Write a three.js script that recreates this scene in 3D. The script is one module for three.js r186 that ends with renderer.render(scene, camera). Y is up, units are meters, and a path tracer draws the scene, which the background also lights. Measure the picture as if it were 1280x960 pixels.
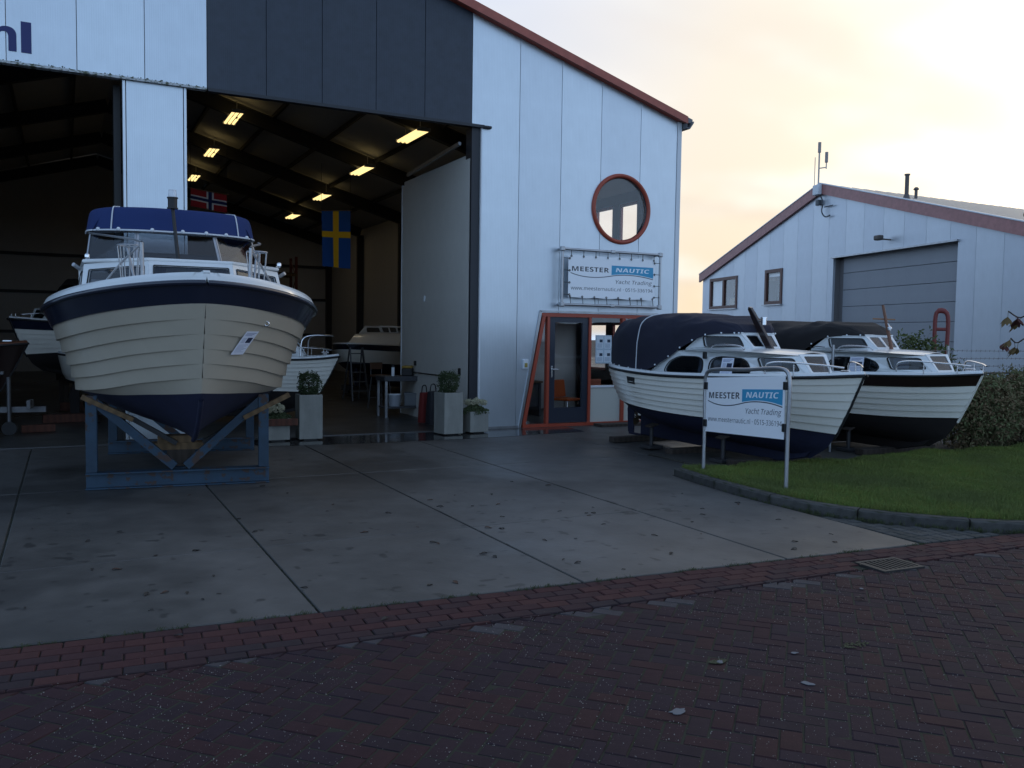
import * as THREE from 'three';
import { mergeGeometries, toCreasedNormals } from 'three/addons/utils/BufferGeometryUtils.js';
import { RoundedBoxGeometry } from 'three/addons/geometries/RoundedBoxGeometry.js';
import { TextGeometry } from 'three/addons/geometries/TextGeometry.js';
import { FontLoader } from 'three/addons/loaders/FontLoader.js';
import { RectAreaLightUniformsLib } from 'three/addons/lights/RectAreaLightUniformsLib.js';
import { ImprovedNoise } from 'three/addons/math/ImprovedNoise.js';
import { Brush, Evaluator, SUBTRACTION } from 'three-bvh-csg';

/* ---------- camera, sky, sun, exposure ---------- */
const scene = new THREE.Scene();
const rad = d => d * Math.PI / 180;
const V = (x, y, z) => new THREE.Vector3(x, y, z);
const EYE = V(0, 1.75, 0), FPX = 1086;
const camera = new THREE.PerspectiveCamera(2 * Math.atan(480 / FPX) * 180 / Math.PI, 4 / 3, 0.05, 800);
{
  const yaw = rad(27.2), roll = Math.atan(0.014), pitch = -Math.atan(62 / FPX);
  const fwd = V(Math.sin(yaw) * Math.cos(pitch), Math.sin(pitch), -Math.cos(yaw) * Math.cos(pitch));
  const right = V(Math.cos(yaw), 0, Math.sin(yaw));
  const up = right.clone().cross(fwd);
  camera.position.copy(EYE);
  camera.up.copy(right.multiplyScalar(-Math.sin(roll)).add(up.multiplyScalar(Math.cos(roll))));
  camera.lookAt(EYE.clone().add(fwd));
}
const renderer = new THREE.WebGLRenderer({ antialias: true });
renderer.setSize(1024, 768);
renderer.toneMapping = THREE.LinearToneMapping;
renderer.toneMappingExposure = 1.0;
renderer.shadowMap.enabled = true;
renderer.shadowMap.type = THREE.PCFSoftShadowMap;
RectAreaLightUniformsLib.init();

const perlin = new ImprovedNoise();
const fbm = (x, y, z, o = 4) => { let s = 0, a = 0.5, f = 1; for (let i = 0; i < o; i++) { s += a * perlin.noise(x * f, y * f, z * f); a *= 0.5; f *= 2.03; } return s; };
const clamp = (x, a = 0, b = 1) => Math.min(b, Math.max(a, x));
const lerp = (a, b, t) => a + (b - a) * t;
const smooth = (a, b, x) => { const t = clamp((x - a) / (b - a)); return t * t * (3 - 2 * t); };
function rng(seed) { let s = seed >>> 0; return () => { s = (s + 0x6D2B79F5) | 0; let t = Math.imul(s ^ (s >>> 15), 1 | s); t = (t + Math.imul(t ^ (t >>> 7), 61 | t)) ^ t; return ((t ^ (t >>> 14)) >>> 0) / 4294967296; }; }

const SUN_AZ = rad(63), SUN_EL = rad(7);
const sunDir = V(Math.sin(SUN_AZ) * Math.cos(SUN_EL), Math.sin(SUN_EL), -Math.cos(SUN_AZ) * Math.cos(SUN_EL));
{
  // evening sky: blue away from the sun, cream and peach veils of cloud towards it
  const w = 768, h = 384, data = new Float32Array(w * h * 4);
  for (let j = 0; j < h; j++) for (let i = 0; i < w; i++) {
    const phi = ((i + 0.5) / w - 0.5) * 2 * Math.PI, th = ((j + 0.5) / h - 0.5) * Math.PI;
    const d = V(Math.cos(th) * Math.cos(phi), Math.sin(th), Math.cos(th) * Math.sin(phi));
    const el = Math.max(0, th) / (Math.PI / 2);
    const hs = Math.acos(clamp(d.dot(sunDir), -1, 1));
    const k = Math.exp(-el * 3.4);
    let c = [lerp(0.19, 0.80, k), lerp(0.31, 1.15, k), lerp(0.54, 1.64, k)];
    const g = Math.exp(-Math.pow(hs / 0.72, 1.7));                 // wide warm veil
    const low = Math.exp(-el * 9);
    const far = smooth(0.28, 0.78, hs);
    const veil = [1.0, lerp(lerp(0.95, 0.965, far), 0.78, low), lerp(lerp(0.84, 0.99, far), 0.50, low)];
    const core = Math.exp(-Math.pow(hs / 0.16, 1.6));
    for (let q = 0; q < 3; q++) c[q] = lerp(c[q], veil[q], clamp(g * 1.5));
    const py = d.y + 0.10;
    const cx = d.x / py, cz = d.z / py;
    const n = fbm(cx * 0.9 + 3.1, cz * 1.6 + 1.7, 4.2, 5) + 0.35 * fbm(cx * 3.1, cz * 4.4, 9.1, 4);
    const cl = smooth(-0.05, 0.42, n) * g;
    const cloud = [1.12, 1.10, 1.02];
    for (let q = 0; q < 3; q++) c[q] = lerp(c[q], cloud[q], cl * 0.9);
    const wisps = smooth(0.12, 0.5, fbm(cx * 0.5 + 8, cz * 0.9, 2.2, 5)) * (1 - g) * 0.25;
    for (let q = 0; q < 3; q++) c[q] = lerp(c[q], [0.5, 0.55, 0.66][q] * (0.35 + 0.65 * k), wisps);
    c[0] += 1.6 * core; c[1] += 1.35 * core; c[2] += 0.95 * core;
    const grey = smooth(0.02, 0.4, fbm(cx * 0.7 + 20, cz * 3.0 + 5, 7.7, 5)) * g * Math.exp(-el * 5) * 0.65;
    for (let q = 0; q < 3; q++) c[q] = lerp(c[q], [0.80, 0.66, 0.58][q], grey);
    const o = (j * w + i) * 4;
    data[o] = c[0]; data[o + 1] = c[1]; data[o + 2] = c[2]; data[o + 3] = 1;
  }
  const sky = new THREE.DataTexture(data, w, h, THREE.RGBAFormat, THREE.FloatType);
  sky.mapping = THREE.EquirectangularReflectionMapping;
  sky.magFilter = THREE.LinearFilter; sky.minFilter = THREE.LinearFilter; sky.wrapS = THREE.RepeatWrapping;
  sky.needsUpdate = true;
  scene.background = sky; scene.environment = sky;
  scene.backgroundIntensity = 1; scene.environmentIntensity = 1;
}
const sun = new THREE.DirectionalLight(new THREE.Color(1, 0.82, 0.6), 0.5);
sun.position.copy(sunDir).multiplyScalar(60).add(V(5, 0, -12)); sun.target.position.set(5, 0, -12);
sun.castShadow = true; sun.shadow.radius = 24; sun.shadow.mapSize.set(2048, 2048);
Object.assign(sun.shadow.camera, { left: -30, right: 30, top: 30, bottom: -30, near: 1, far: 140 });
scene.add(sun, sun.target);

/* ---------- helpers ---------- */
const taken = {};
const numbered = n => { const k = taken[n] = (taken[n] ?? -1) + 1; return k ? `${n}_${String(k).padStart(3, '0')}` : n; };
function shade(o) { o.traverse(m => { if (m.isMesh) { m.castShadow = true; m.receiveShadow = true; } }); return o; }
function obj(name, geo, mat, parent) {
  const g = Array.isArray(geo) ? merge(geo) : geo;
  const m = new THREE.Mesh(g, mat); m.castShadow = m.receiveShadow = true;
  m.name = parent ? name : numbered(name); (parent || scene).add(m); return m;
}
function tag(o, label, category, group, kind) { if (label) o.userData.label = label; if (category) o.userData.category = category; if (group) o.userData.group = group; if (kind) o.userData.kind = kind; return o; }
function thing(name, label, category, p = [0, 0, 0], turn = 0, group) {
  const o = new THREE.Group(); o.name = numbered(name); scene.add(o); o.position.set(...p); o.rotation.y = turn; return tag(o, label, category, group);
}
function struct(name, geo, mat, label) { const o = geo ? obj(name, geo, mat) : Object.assign(new THREE.Group(), { name: numbered(name) }); if (!geo) scene.add(o); o.userData.kind = 'structure'; if (label) o.userData.label = label; return o; }
function copy(o, p, turn, label, group) { const c = o.clone(); c.userData = { ...o.userData }; c.name = numbered(o.name.replace(/_\d{3}$/, '')); scene.add(c); if (p) c.position.set(...p); if (turn !== undefined) c.rotation.y = turn; if (label) c.userData.label = label; if (group) c.userData.group = group; return c; }
function merge(list) {
  const gs = list.flat(9).filter(Boolean).map(g => {
    let q = g.index ? g.toNonIndexed() : g.clone();
    for (const k of Object.keys(q.attributes)) if (!['position', 'normal', 'uv'].includes(k)) q.deleteAttribute(k);
    if (!q.attributes.normal) q.computeVertexNormals();
    if (!q.attributes.uv) q.setAttribute('uv', new THREE.BufferAttribute(new Float32Array(q.attributes.position.count * 2), 2));
    return q;
  });
  return gs.length === 1 ? gs[0] : mergeGeometries(gs, false);
}
const M4 = (p = [0, 0, 0], r = [0, 0, 0], s = [1, 1, 1]) => new THREE.Matrix4().compose(V(...p), new THREE.Quaternion().setFromEuler(new THREE.Euler(...r)), V(...s));
function boxUV(g, s = 1) {                                   // uv in metres by the way each face points
  const q = g.index ? g.toNonIndexed() : g, p = q.attributes.position, n = p.count, uv = new Float32Array(n * 2);
  for (let t = 0; t < n; t += 3) {
    const a = V().fromBufferAttribute(p, t), b = V().fromBufferAttribute(p, t + 1), c = V().fromBufferAttribute(p, t + 2);
    const nn = b.clone().sub(a).cross(c.clone().sub(a)); const ax = Math.abs(nn.x), ay = Math.abs(nn.y), az = Math.abs(nn.z);
    [a, b, c].forEach((v, i) => { const u = ay >= ax && ay >= az ? [v.x, v.z] : ax >= az ? [v.z, v.y] : [v.x, v.y]; uv[(t + i) * 2] = u[0] * s; uv[(t + i) * 2 + 1] = u[1] * s; });
  }
  q.setAttribute('uv', new THREE.BufferAttribute(uv, 2)); return q;
}
const bx = (w, h, d, x = 0, y = 0, z = 0, rx = 0, ry = 0, rz = 0) => boxUV(new THREE.BoxGeometry(w, h, d)).applyMatrix4(M4([x, y, z], [rx, ry, rz]));
const rb = (w, h, d, r, x = 0, y = 0, z = 0, rx = 0, ry = 0, rz = 0) => boxUV(new RoundedBoxGeometry(w, h, d, 2, Math.min(r, w / 2.01, h / 2.01, d / 2.01))).applyMatrix4(M4([x, y, z], [rx, ry, rz]));
function rod(a, b, r, seg = 8, r2) {
  const A = V(...a), B = V(...b), d = B.clone().sub(A), g = new THREE.CylinderGeometry(r2 ?? r, r, d.length(), seg);
  return g.applyQuaternion(new THREE.Quaternion().setFromUnitVectors(V(0, 1, 0), d.clone().normalize())).translate(...A.add(B).multiplyScalar(0.5).toArray());
}
function tube(pts, r, n = 24, seg = 7, closed = false) { return new THREE.TubeGeometry(new THREE.CatmullRomCurve3(pts.map(p => V(...p)), closed, 'centripetal'), n, r, seg, closed); }
function beamBetween(a, b, w, h, up = [0, 1, 0]) {            // rectangular bar from a to b
  const A = V(...a), B = V(...b), z = B.clone().sub(A), L = z.length(); z.normalize();
  const x = V(...up).cross(z).normalize(), y = z.clone().cross(x);
  const g = boxUV(new THREE.BoxGeometry(w, h, L)); const m = new THREE.Matrix4().makeBasis(x, y, z); m.setPosition(A.add(B).multiplyScalar(0.5)); return g.applyMatrix4(m);
}
function iBeam(a, b, w, h, t = 0.012, up = [0, 1, 0]) {       // steel section from a to b
  const A = V(...a), B = V(...b), z = B.clone().sub(A), L = z.length(); z.normalize();
  const x = V(...up).cross(z).normalize(), y = z.clone().cross(x);
  const g = merge([bx(w, t, L, 0, h / 2 - t / 2, 0), bx(w, t, L, 0, -h / 2 + t / 2, 0), bx(t, h - 2 * t, L, 0, 0, 0)]);
  const m = new THREE.Matrix4().makeBasis(x, y, z); m.setPosition(A.add(B).multiplyScalar(0.5)); return g.applyMatrix4(m);
}
function grid(fn, nu, nv, uvs) {                              // fn(u,v) -> [x,y,z], smooth surface
  const pos = [], uv = [], idx = [];
  for (let j = 0; j <= nv; j++) for (let i = 0; i <= nu; i++) { const p = fn(i / nu, j / nv); pos.push(...p); uv.push(...(uvs ? uvs(i / nu, j / nv, p) : [i / nu, j / nv])); }
  for (let j = 0; j < nv; j++) for (let i = 0; i < nu; i++) { const a = j * (nu + 1) + i, b = a + 1, c = a + nu + 1, d = c + 1; idx.push(a, b, d, a, d, c); }
  const g = new THREE.BufferGeometry(); g.setAttribute('position', new THREE.Float32BufferAttribute(pos, 3)); g.setAttribute('uv', new THREE.Float32BufferAttribute(uv, 2)); g.setIndex(idx); g.computeVertexNormals(); return g;
}
function extrude(pts, depth, holes = [], bevel = 0) {         // polygon in XY, extruded to +z
  const s = new THREE.Shape(pts.map(p => new THREE.Vector2(...p))); for (const h of holes) s.holes.push(new THREE.Path(h.map(p => new THREE.Vector2(...p))));
  return new THREE.ExtrudeGeometry(s, { depth, bevelEnabled: bevel > 0, bevelThickness: bevel, bevelSize: bevel, bevelOffset: -bevel, bevelSegments: 1, curveSegments: 6 });
}
const slabOf = (pts, y0, y1, bevel = 0) => boxUV(extrude(pts.map(([x, z]) => [x, -z]), y1 - y0 - 2 * bevel, [], bevel).rotateX(-Math.PI / 2).translate(0, y0 + bevel, 0));  // polygon in XZ
const round = (poly, r, n = 4) => {                           // round a polygon's corners
  const out = []; const L = poly.length;
  for (let i = 0; i < L; i++) {
    const p = new THREE.Vector2(...poly[i]), a = new THREE.Vector2(...poly[(i + L - 1) % L]), b = new THREE.Vector2(...poly[(i + 1) % L]);
    const ra = Math.min(r, p.distanceTo(a) / 2.05), rb2 = Math.min(r, p.distanceTo(b) / 2.05), q = Math.min(ra, rb2);
    const s = p.clone().lerp(a, q / p.distanceTo(a)), e = p.clone().lerp(b, q / p.distanceTo(b));
    for (let k = 0; k <= n; k++) { const t = k / n; out.push([lerp(lerp(s.x, p.x, t), lerp(p.x, e.x, t), t), lerp(lerp(s.y, p.y, t), lerp(p.y, e.y, t), t)]); }
  }
  return out;
};
const inset = (poly, d) => { const c = poly.reduce((s, p) => [s[0] + p[0] / poly.length, s[1] + p[1] / poly.length], [0, 0]); return poly.map(p => { const dx = c[0] - p[0], dy = c[1] - p[1]; return [p[0] + Math.sign(dx) * Math.min(d, Math.abs(dx) * 0.5), p[1] + Math.sign(dy) * Math.min(d, Math.abs(dy) * 0.5)]; }); };
function onQuad([A, B, C, D], poly, off, thick, holes = []) {  // a thin piece laid on the quad A(0,0) B(1,0) C(1,1) D(0,1)
  const a = V(...A), b = V(...B), c = V(...C), d = V(...D);
  const n = c.clone().sub(a).cross(d.clone().sub(b)).normalize();
  const g = extrude(poly, 1, holes), p = g.attributes.position;
  for (let i = 0; i < p.count; i++) {
    const u = p.getX(i), v = p.getY(i), w = off + p.getZ(i) * thick;
    const q = a.clone().multiplyScalar((1 - u) * (1 - v)).addScaledVector(b, u * (1 - v)).addScaledVector(c, u * v).addScaledVector(d, (1 - u) * v).addScaledVector(n, w);
    p.setXYZ(i, q.x, q.y, q.z);
  }
  g.computeVertexNormals(); return g;
}
function clipPoly(poly, nx, ny, c) {                          // keep nx*x+ny*y <= c
  const out = [];
  for (let i = 0; i < poly.length; i++) {
    const p = poly[i], q = poly[(i + 1) % poly.length], dp = nx * p[0] + ny * p[1] - c, dq = nx * q[0] + ny * q[1] - c;
    if (dp <= 0) out.push(p);
    if (dp * dq < 0) { const t = dp / (dp - dq); out.push([lerp(p[0], q[0], t), lerp(p[1], q[1], t)]); }
  }
  return out;
}
const area = p => { let s = 0; for (let i = 0; i < p.length; i++) { const a = p[i], b = p[(i + 1) % p.length]; s += a[0] * b[1] - a[1] * b[0]; } return s / 2; };

/* ---------- materials ---------- */
function tex(w, h, fn, srgb, rep) {
  const d = new Uint8Array(w * h * 4);
  for (let j = 0; j < h; j++) for (let i = 0; i < w; i++) { const c = fn(i / w, j / h, i, j), o = (j * w + i) * 4; for (let k = 0; k < 3; k++) d[o + k] = clamp(Array.isArray(c) ? c[k] : c) * 255; d[o + 3] = 255; }
  const t = new THREE.DataTexture(d, w, h); t.wrapS = t.wrapT = THREE.RepeatWrapping; t.magFilter = THREE.LinearFilter; t.minFilter = THREE.LinearMipmapLinearFilter; t.generateMipmaps = true;
  if (srgb) t.colorSpace = THREE.SRGBColorSpace; if (rep) t.repeat.set(...rep); t.needsUpdate = true; return t;
}
const lat = (x, y, s) => { let h = Math.imul(x, 374761393) ^ Math.imul(y, 668265263) ^ Math.imul(s * 1013 | 0, 2147483647 ^ 0x5bd1e995); h = Math.imul(h ^ (h >>> 13), 1274126177); return ((h ^ (h >>> 16)) >>> 0) / 4294967296; };
const tnoise = (u, v, f, s, o = 4, fv = f) => {                // tiling value noise, about -0.5 to 0.5
  let sum = 0, a = 0.5; 
  for (let k = 0; k < o; k++) {
    const x = u * f, y = v * fv, xi = Math.floor(x), yi = Math.floor(y), tx = x - xi, ty = y - yi, sx = tx * tx * (3 - 2 * tx), sy = ty * ty * (3 - 2 * ty), x0 = ((xi % f) + f) % f, x1 = (x0 + 1) % f, y0 = ((yi % fv) + fv) % fv, y1 = (y0 + 1) % fv;
    sum += a * (lerp(lerp(lat(x0, y0, s + k), lat(x1, y0, s + k), sx), lerp(lat(x0, y1, s + k), lat(x1, y1, s + k), sx), sy) - 0.5); a *= 0.55; f *= 2; fv *= 2;
  }
  return sum * 1.25;
};
const lin = (r, g, b) => new THREE.Color().setRGB(r, g, b);
const std = (c, rough = 0.6, o = {}) => new THREE.MeshStandardMaterial({ color: Array.isArray(c) ? lin(...c) : c, roughness: rough, ...o });
const phys = (c, rough, o = {}) => new THREE.MeshPhysicalMaterial({ color: lin(...c), roughness: rough, ...o });
const R0 = rng(11);
const grainTex = tex(256, 256, (u, v) => 0.5 + 0.5 * tnoise(u, v, 24, 3, 4) + 0.12 * (R0() - 0.5));
const ribTex = tex(512, 64, (u, v) => 0.5 + 0.5 * Math.cos(u * Math.PI * 2 * 32), false);
const speck = (s, lo, hi, f = 9) => tex(256, 256, (u, v) => { const r = lerp(lo, hi, clamp(0.5 + tnoise(u, v, f, s, 5) + 0.25 * (R0() - 0.5))); return [r, r, r]; }, false);
const greyVar = speck(5, 0.72, 1.0), woodVar = tex(128, 512, (u, v) => { const k = 0.5 + 0.5 * Math.sin(u * 60 + 6 * tnoise(u, v, 3, 8)) + 0.3 * (R0() - 0.5); const q = lerp(0.62, 1, clamp(k)); return [q, q * 0.97, q * 0.93]; });
const weave = tex(128, 128, (u, v) => 0.5 + 0.25 * Math.sin(u * 2 * Math.PI * 32) + 0.25 * Math.sin(v * 2 * Math.PI * 32));
const panelRib = { bumpMap: ribTex, bumpScale: 0.0005 };
const dirtTex = tex(256, 256, (u, v) => { const n = tnoise(u, v, 4, 31, 5), st = tnoise(u, v, 30, 5, 4, 4); const q = 0.94 + 0.06 * n + 0.035 * st + 0.02 * (R0() - 0.5); return [q, q, q]; });
const cradleTex = tex(256, 256, (u, v) => { const n = 0.85 + 0.5 * tnoise(u, v, 7, 44, 5), k = smooth(0.17, 0.26, tnoise(u, v, 11, 46, 5)), c = [0.017 * n, 0.048 * n, 0.085 * n], r = [0.045, 0.022, 0.012]; return c.map((q, i) => lerp(q, r[i], k)); });
const M = {
  panel: std([0.66, 0.715, 0.76], 0.40, { ...panelRib, map: dirtTex, metalness: 0.8 }),
  panelB: std([0.645, 0.70, 0.75], 0.42, { ...panelRib, map: dirtTex, metalness: 0.8 }),
  darkPanel: std([0.034, 0.045, 0.066], 0.5, { ...panelRib, map: greyVar }),
  darkPanelB: std([0.038, 0.049, 0.07], 0.52, { ...panelRib, map: greyVar }),
  whiteTrim: std([0.70, 0.73, 0.76], 0.4), darkSteel: std([0.028, 0.03, 0.036], 0.5, { metalness: 0.2 }),
  red: std([0.36, 0.062, 0.032], 0.45), fascia: std([0.46, 0.115, 0.075], 0.5, { map: greyVar }),
  doorLeaf: std([0.022, 0.028, 0.045], 0.4), galvDull: std([0.16, 0.16, 0.165], 0.5, { metalness: 0.6, map: greyVar }), galv: std([0.50, 0.51, 0.53], 0.38, { metalness: 0.85, map: greyVar }),
  chrome: std([0.75, 0.76, 0.78], 0.16, { metalness: 1 }),
  glass: phys([1, 1, 1], 0.02, { transmission: 1, thickness: 0, ior: 1.5 }),
  tint: phys([0.50, 0.53, 0.57], 0.03, { transmission: 1, thickness: 0, ior: 1.5 }),
  innerWall: std([0.60, 0.58, 0.53], 0.7, { map: dirtTex }), hallWall: std([0.50, 0.48, 0.45], 0.8, { map: dirtTex }), roofIn: std([0.52, 0.51, 0.49], 0.85, { map: dirtTex }),
  roofOut: std([0.22, 0.22, 0.23], 0.6, { map: greyVar }), steelDark: std([0.035, 0.034, 0.036], 0.6),
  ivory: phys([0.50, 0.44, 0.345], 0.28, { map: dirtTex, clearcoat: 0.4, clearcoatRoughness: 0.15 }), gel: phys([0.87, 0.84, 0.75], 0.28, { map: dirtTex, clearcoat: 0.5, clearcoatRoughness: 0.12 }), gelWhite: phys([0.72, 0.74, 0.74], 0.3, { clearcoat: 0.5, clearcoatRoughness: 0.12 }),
  navyGel: phys([0.010, 0.014, 0.032], 0.24, { clearcoat: 0.5, clearcoatRoughness: 0.1 }), brownGel: phys([0.020, 0.011, 0.010], 0.3, { clearcoat: 0.4, clearcoatRoughness: 0.12 }),
  antifoul: std([0.012, 0.015, 0.045], 0.75, { map: greyVar }), antifoulBlack: std([0.016, 0.012, 0.012], 0.75, { map: greyVar }),
  canvasNavy: std([0.017, 0.018, 0.034], 0.92, { bumpMap: weave, bumpScale: 0.0006 }), canvasBlue: std([0.012, 0.030, 0.125], 0.9, { bumpMap: weave, bumpScale: 0.0006 }), canvasBrown: std([0.017, 0.015, 0.016], 0.92, { bumpMap: weave, bumpScale: 0.0006 }),
  seam: std([0.62, 0.64, 0.68], 0.7), rubber: std([0.012, 0.012, 0.013], 0.7), mahogany: std([0.13, 0.045, 0.022], 0.4, { map: woodVar }), timber: std([0.17, 0.105, 0.05], 0.8, { map: woodVar }), timberOld: std([0.055, 0.042, 0.034], 0.9, { map: woodVar }), timberRed: std([0.10, 0.035, 0.02], 0.8, { map: woodVar }),
  cradle: std([1, 1, 1], 0.55, { map: cradleTex }), curtain: std([0.34, 0.36, 0.46], 0.95), curtainNet: std([0.55, 0.58, 0.62], 0.95),
  tint2: phys([0.62, 0.65, 0.68], 0.03, { transmission: 1, thickness: 0, ior: 1.5 }), bronze: std([0.2, 0.12, 0.05], 0.4, { metalness: 0.9 }), black: std([0.012, 0.012, 0.013], 0.5), paper: std([0.80, 0.82, 0.86], 0.6),
};

/* ---------- ground ---------- */
const grime = tex(1024, 1024, (u, v) => {                     // damp, stained concrete: 12 m square
  const a = tnoise(u, v, 5, 1, 5), b = tnoise(u, v, 22, 2, 4), c = tnoise(u, v, 90, 7, 2), st = tnoise(u, v, 12, 17, 4, 4), dk = tnoise(u, v, 7, 71, 5);
  let k = 0.62 + 0.34 * a + 0.26 * b + 0.20 * c + 0.26 * st; k *= lerp(1, 0.66, smooth(0.08, 0.22, dk)); const spot = tnoise(u, v, 120, 12, 2) + 0.3 * a; if (spot > 0.33) k *= lerp(1, 0.45, smooth(0.33, 0.4, spot));
  return [k * 1.0, k * 1.0, k * 0.985];
});
const grimeRough = tex(512, 512, (u, v) => 0.60 + 0.34 * tnoise(u, v, 6, 21, 5) + 0.16 * tnoise(u, v, 40, 4, 3));
for (const t of [grime, grimeRough]) t.repeat.set(1 / 12, 1 / 12);
const concrete = [0, 1, 2, 3].map(i => { const k = [1, 0.92, 1.08, 0.97][i]; return std([0.108 * k, 0.103 * k, 0.098 * k], 0.9, { map: grime, roughnessMap: grimeRough, bumpMap: grainTex, bumpScale: 0.0025 }); });
const wetConcrete = std([0.05, 0.05, 0.053], 0.16, { map: grime, roughnessMap: tex(256, 256, (u, v) => clamp(0.55 + 0.9 * tnoise(u, v, 5, 41, 4), 0.12, 1)), bumpMap: grainTex, bumpScale: 0.0008 });
struct('ground', slabOf([[-300, -300], [300, -300], [300, 200], [-300, 200]], -0.5, -0.1), std([0.05, 0.047, 0.042], 0.95, { map: grime }));

// concrete apron, slab by slab
const ZF = -14.35;
const edgeZ = x => -5.42 + 0.066 * (x + 0.34);
const kerbLine = [[6.90, -8.76], [6.80, -8.2], [6.71, -7.4], [6.69, -6.75], [6.79, -6.25], [7.03, -5.75], [7.35, -5.35], [7.72, -5.03], [8.2, -4.74], [8.8, -4.52], [10, -4.3], [13, -3.95]];
const kerbDist = (x, z) => { let best = 1e9, sd = 0; for (let k = 0; k < kerbLine.length - 1; k++) { const [ax, az] = kerbLine[k], [bx2, bz] = kerbLine[k + 1], dx = bx2 - ax, dz = bz - az, t = clamp(((x - ax) * dx + (z - az) * dz) / (dx * dx + dz * dz)), px = ax + t * dx, pz = az + t * dz, d = Math.hypot(x - px, z - pz); if (d < best) { best = d; sd = (dx * (z - az) - dz * (x - ax)) > 0 ? d : -d; } } return sd; };
const apron = struct('concrete_apron', null, null, 'stained grey concrete yard of large slabs with dark joints');
{
  const xs = [-7.85, -6.0, -4.16, -2.31, -0.46, 1.39, 3.25, 5.08], zs = [-14.24, -10.42, -7.1], gap = 0.0085; let q = 0;
  const put = (poly, i) => obj('slab', slabOf(poly, -0.1, 0, 0.006), concrete[i % 4], apron);
  for (let i = 0; i < xs.length - 1; i++) {
    const a = xs[i] + gap, b = xs[i + 1] - gap;
    put([[a, zs[0]], [b, zs[0]], [b, zs[1] - gap], [a, zs[1] - gap]], q++ * 3 + i);
    put([[a, zs[1] + gap], [b, zs[1] + gap], [b, zs[2] - gap / 2], [a, zs[2] - gap / 2]], q++ * 3 + i);
    put([[a, zs[2] + gap / 2], [b, zs[2] + gap / 2], [b, edgeZ(b)], [a, edgeZ(a)]], q++ * 3 + i);
  }
  const a = 5.08 + gap;
  put([[a, zs[0]], [7.6, zs[0]], [7.6, zs[1] - gap], [a, zs[1] - gap]], 1);
  put([[7.6 + gap * 2, zs[0]], [13.5, zs[0]], [13.5, zs[1] - gap], [7.6 + gap * 2, zs[1] - gap]], 2);
  put([[a, zs[1] + gap], [7.6, zs[1] + gap], [7.6, -8.83], [6.94, -8.83], [6.80, -8.76], [6.70, -8.2], [6.61, -7.4], [6.6, zs[2] - gap / 2], [a, zs[2] - gap / 2]], 0);
  put([[a, zs[2] + gap / 2], [6.595, zs[2] + gap / 2], [6.59, -6.75], [6.56, -5.6], [6.52, edgeZ(6.52)], [a, edgeZ(a)]], 3);
  const joints = obj('joint_fill', slabOf([[-7.85, ZF - 0.1], [7.55, ZF - 0.1], [7.55, -8.9], [6.6, -8.7], [6.5, -5.1], [-7.85, -5.95]], -0.09, -0.014), std([0.026, 0.028, 0.021], 0.95), apron); joints.userData.label = 'dark dirt and moss in the slab joints';
}
// damp strip by the threshold, laid as a film of water with an uneven outline
{
  const pts = []; const r = rng(5);
  for (let i = 0; i <= 40; i++) { const x = lerp(2.6, 8.4, i / 40); pts.push([x, -13.15 + 0.22 * fbm(x * 1.3, 2, 1, 3) - 0.25 * Math.abs((x - 5.2) / 3) ** 2]); }
  pts.push([8.5, -14.22], [2.5, -14.22]);
  const o = struct('wet_patch', slabOf(pts, 0.0035, 0.0045), wetConcrete, 'wet darker strip of concrete before the hall threshold');
}
// paving: red band beside the apron, herringbone street
const brickTones = [[0.033, 0.0135, 0.0150], [0.030, 0.0135, 0.0160], [0.035, 0.0130, 0.0140], [0.027, 0.0135, 0.0170], [0.029, 0.0140, 0.0160], [0.039, 0.0148, 0.0140], [0.025, 0.0130, 0.0155], [0.056, 0.043, 0.042]];  // last, pale tone paints in the light caught by the border bricks
const bandTones = [[0.054, 0.0185, 0.0170], [0.046, 0.0175, 0.0170], [0.060, 0.021, 0.018], [0.041, 0.0180, 0.0180], [0.033, 0.0190, 0.0195]];
const greyTones = [[0.055, 0.050, 0.045], [0.045, 0.042, 0.036], [0.062, 0.056, 0.05]];
const brickVar = tex(256, 256, (u, v) => { const n = 0.5 + 0.45 * tnoise(u, v, 10, 61, 5); const s = R0() > 0.972 ? 3.0 : 1; const k = (0.62 + 0.6 * n + 0.25 * (R0() - 0.5)) * s * 0.7; return [k, k, k]; });
brickVar.repeat.set(1.7, 1.7);
const brickMat = t => phys(t.map((c, i) => c * [1.5, 1.75, 1.95][i]), 0.85, { specularIntensity: 0.45, map: brickVar, bumpMap: grainTex, bumpScale: 0.003 });
const mats1 = brickTones.map(brickMat), mats2 = bandTones.map(brickMat), mats3 = greyTones.map(brickMat);
const bandZ = x => -4.76 + 0.028 * (x + 0.3);
const road = struct('brick_street', null, null, 'dark brown herringbone brick street');
const band = struct('brick_gutter_band', null, null, 'band of reddish bricks in rows along the concrete yard');
const pr = rng(77);
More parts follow.
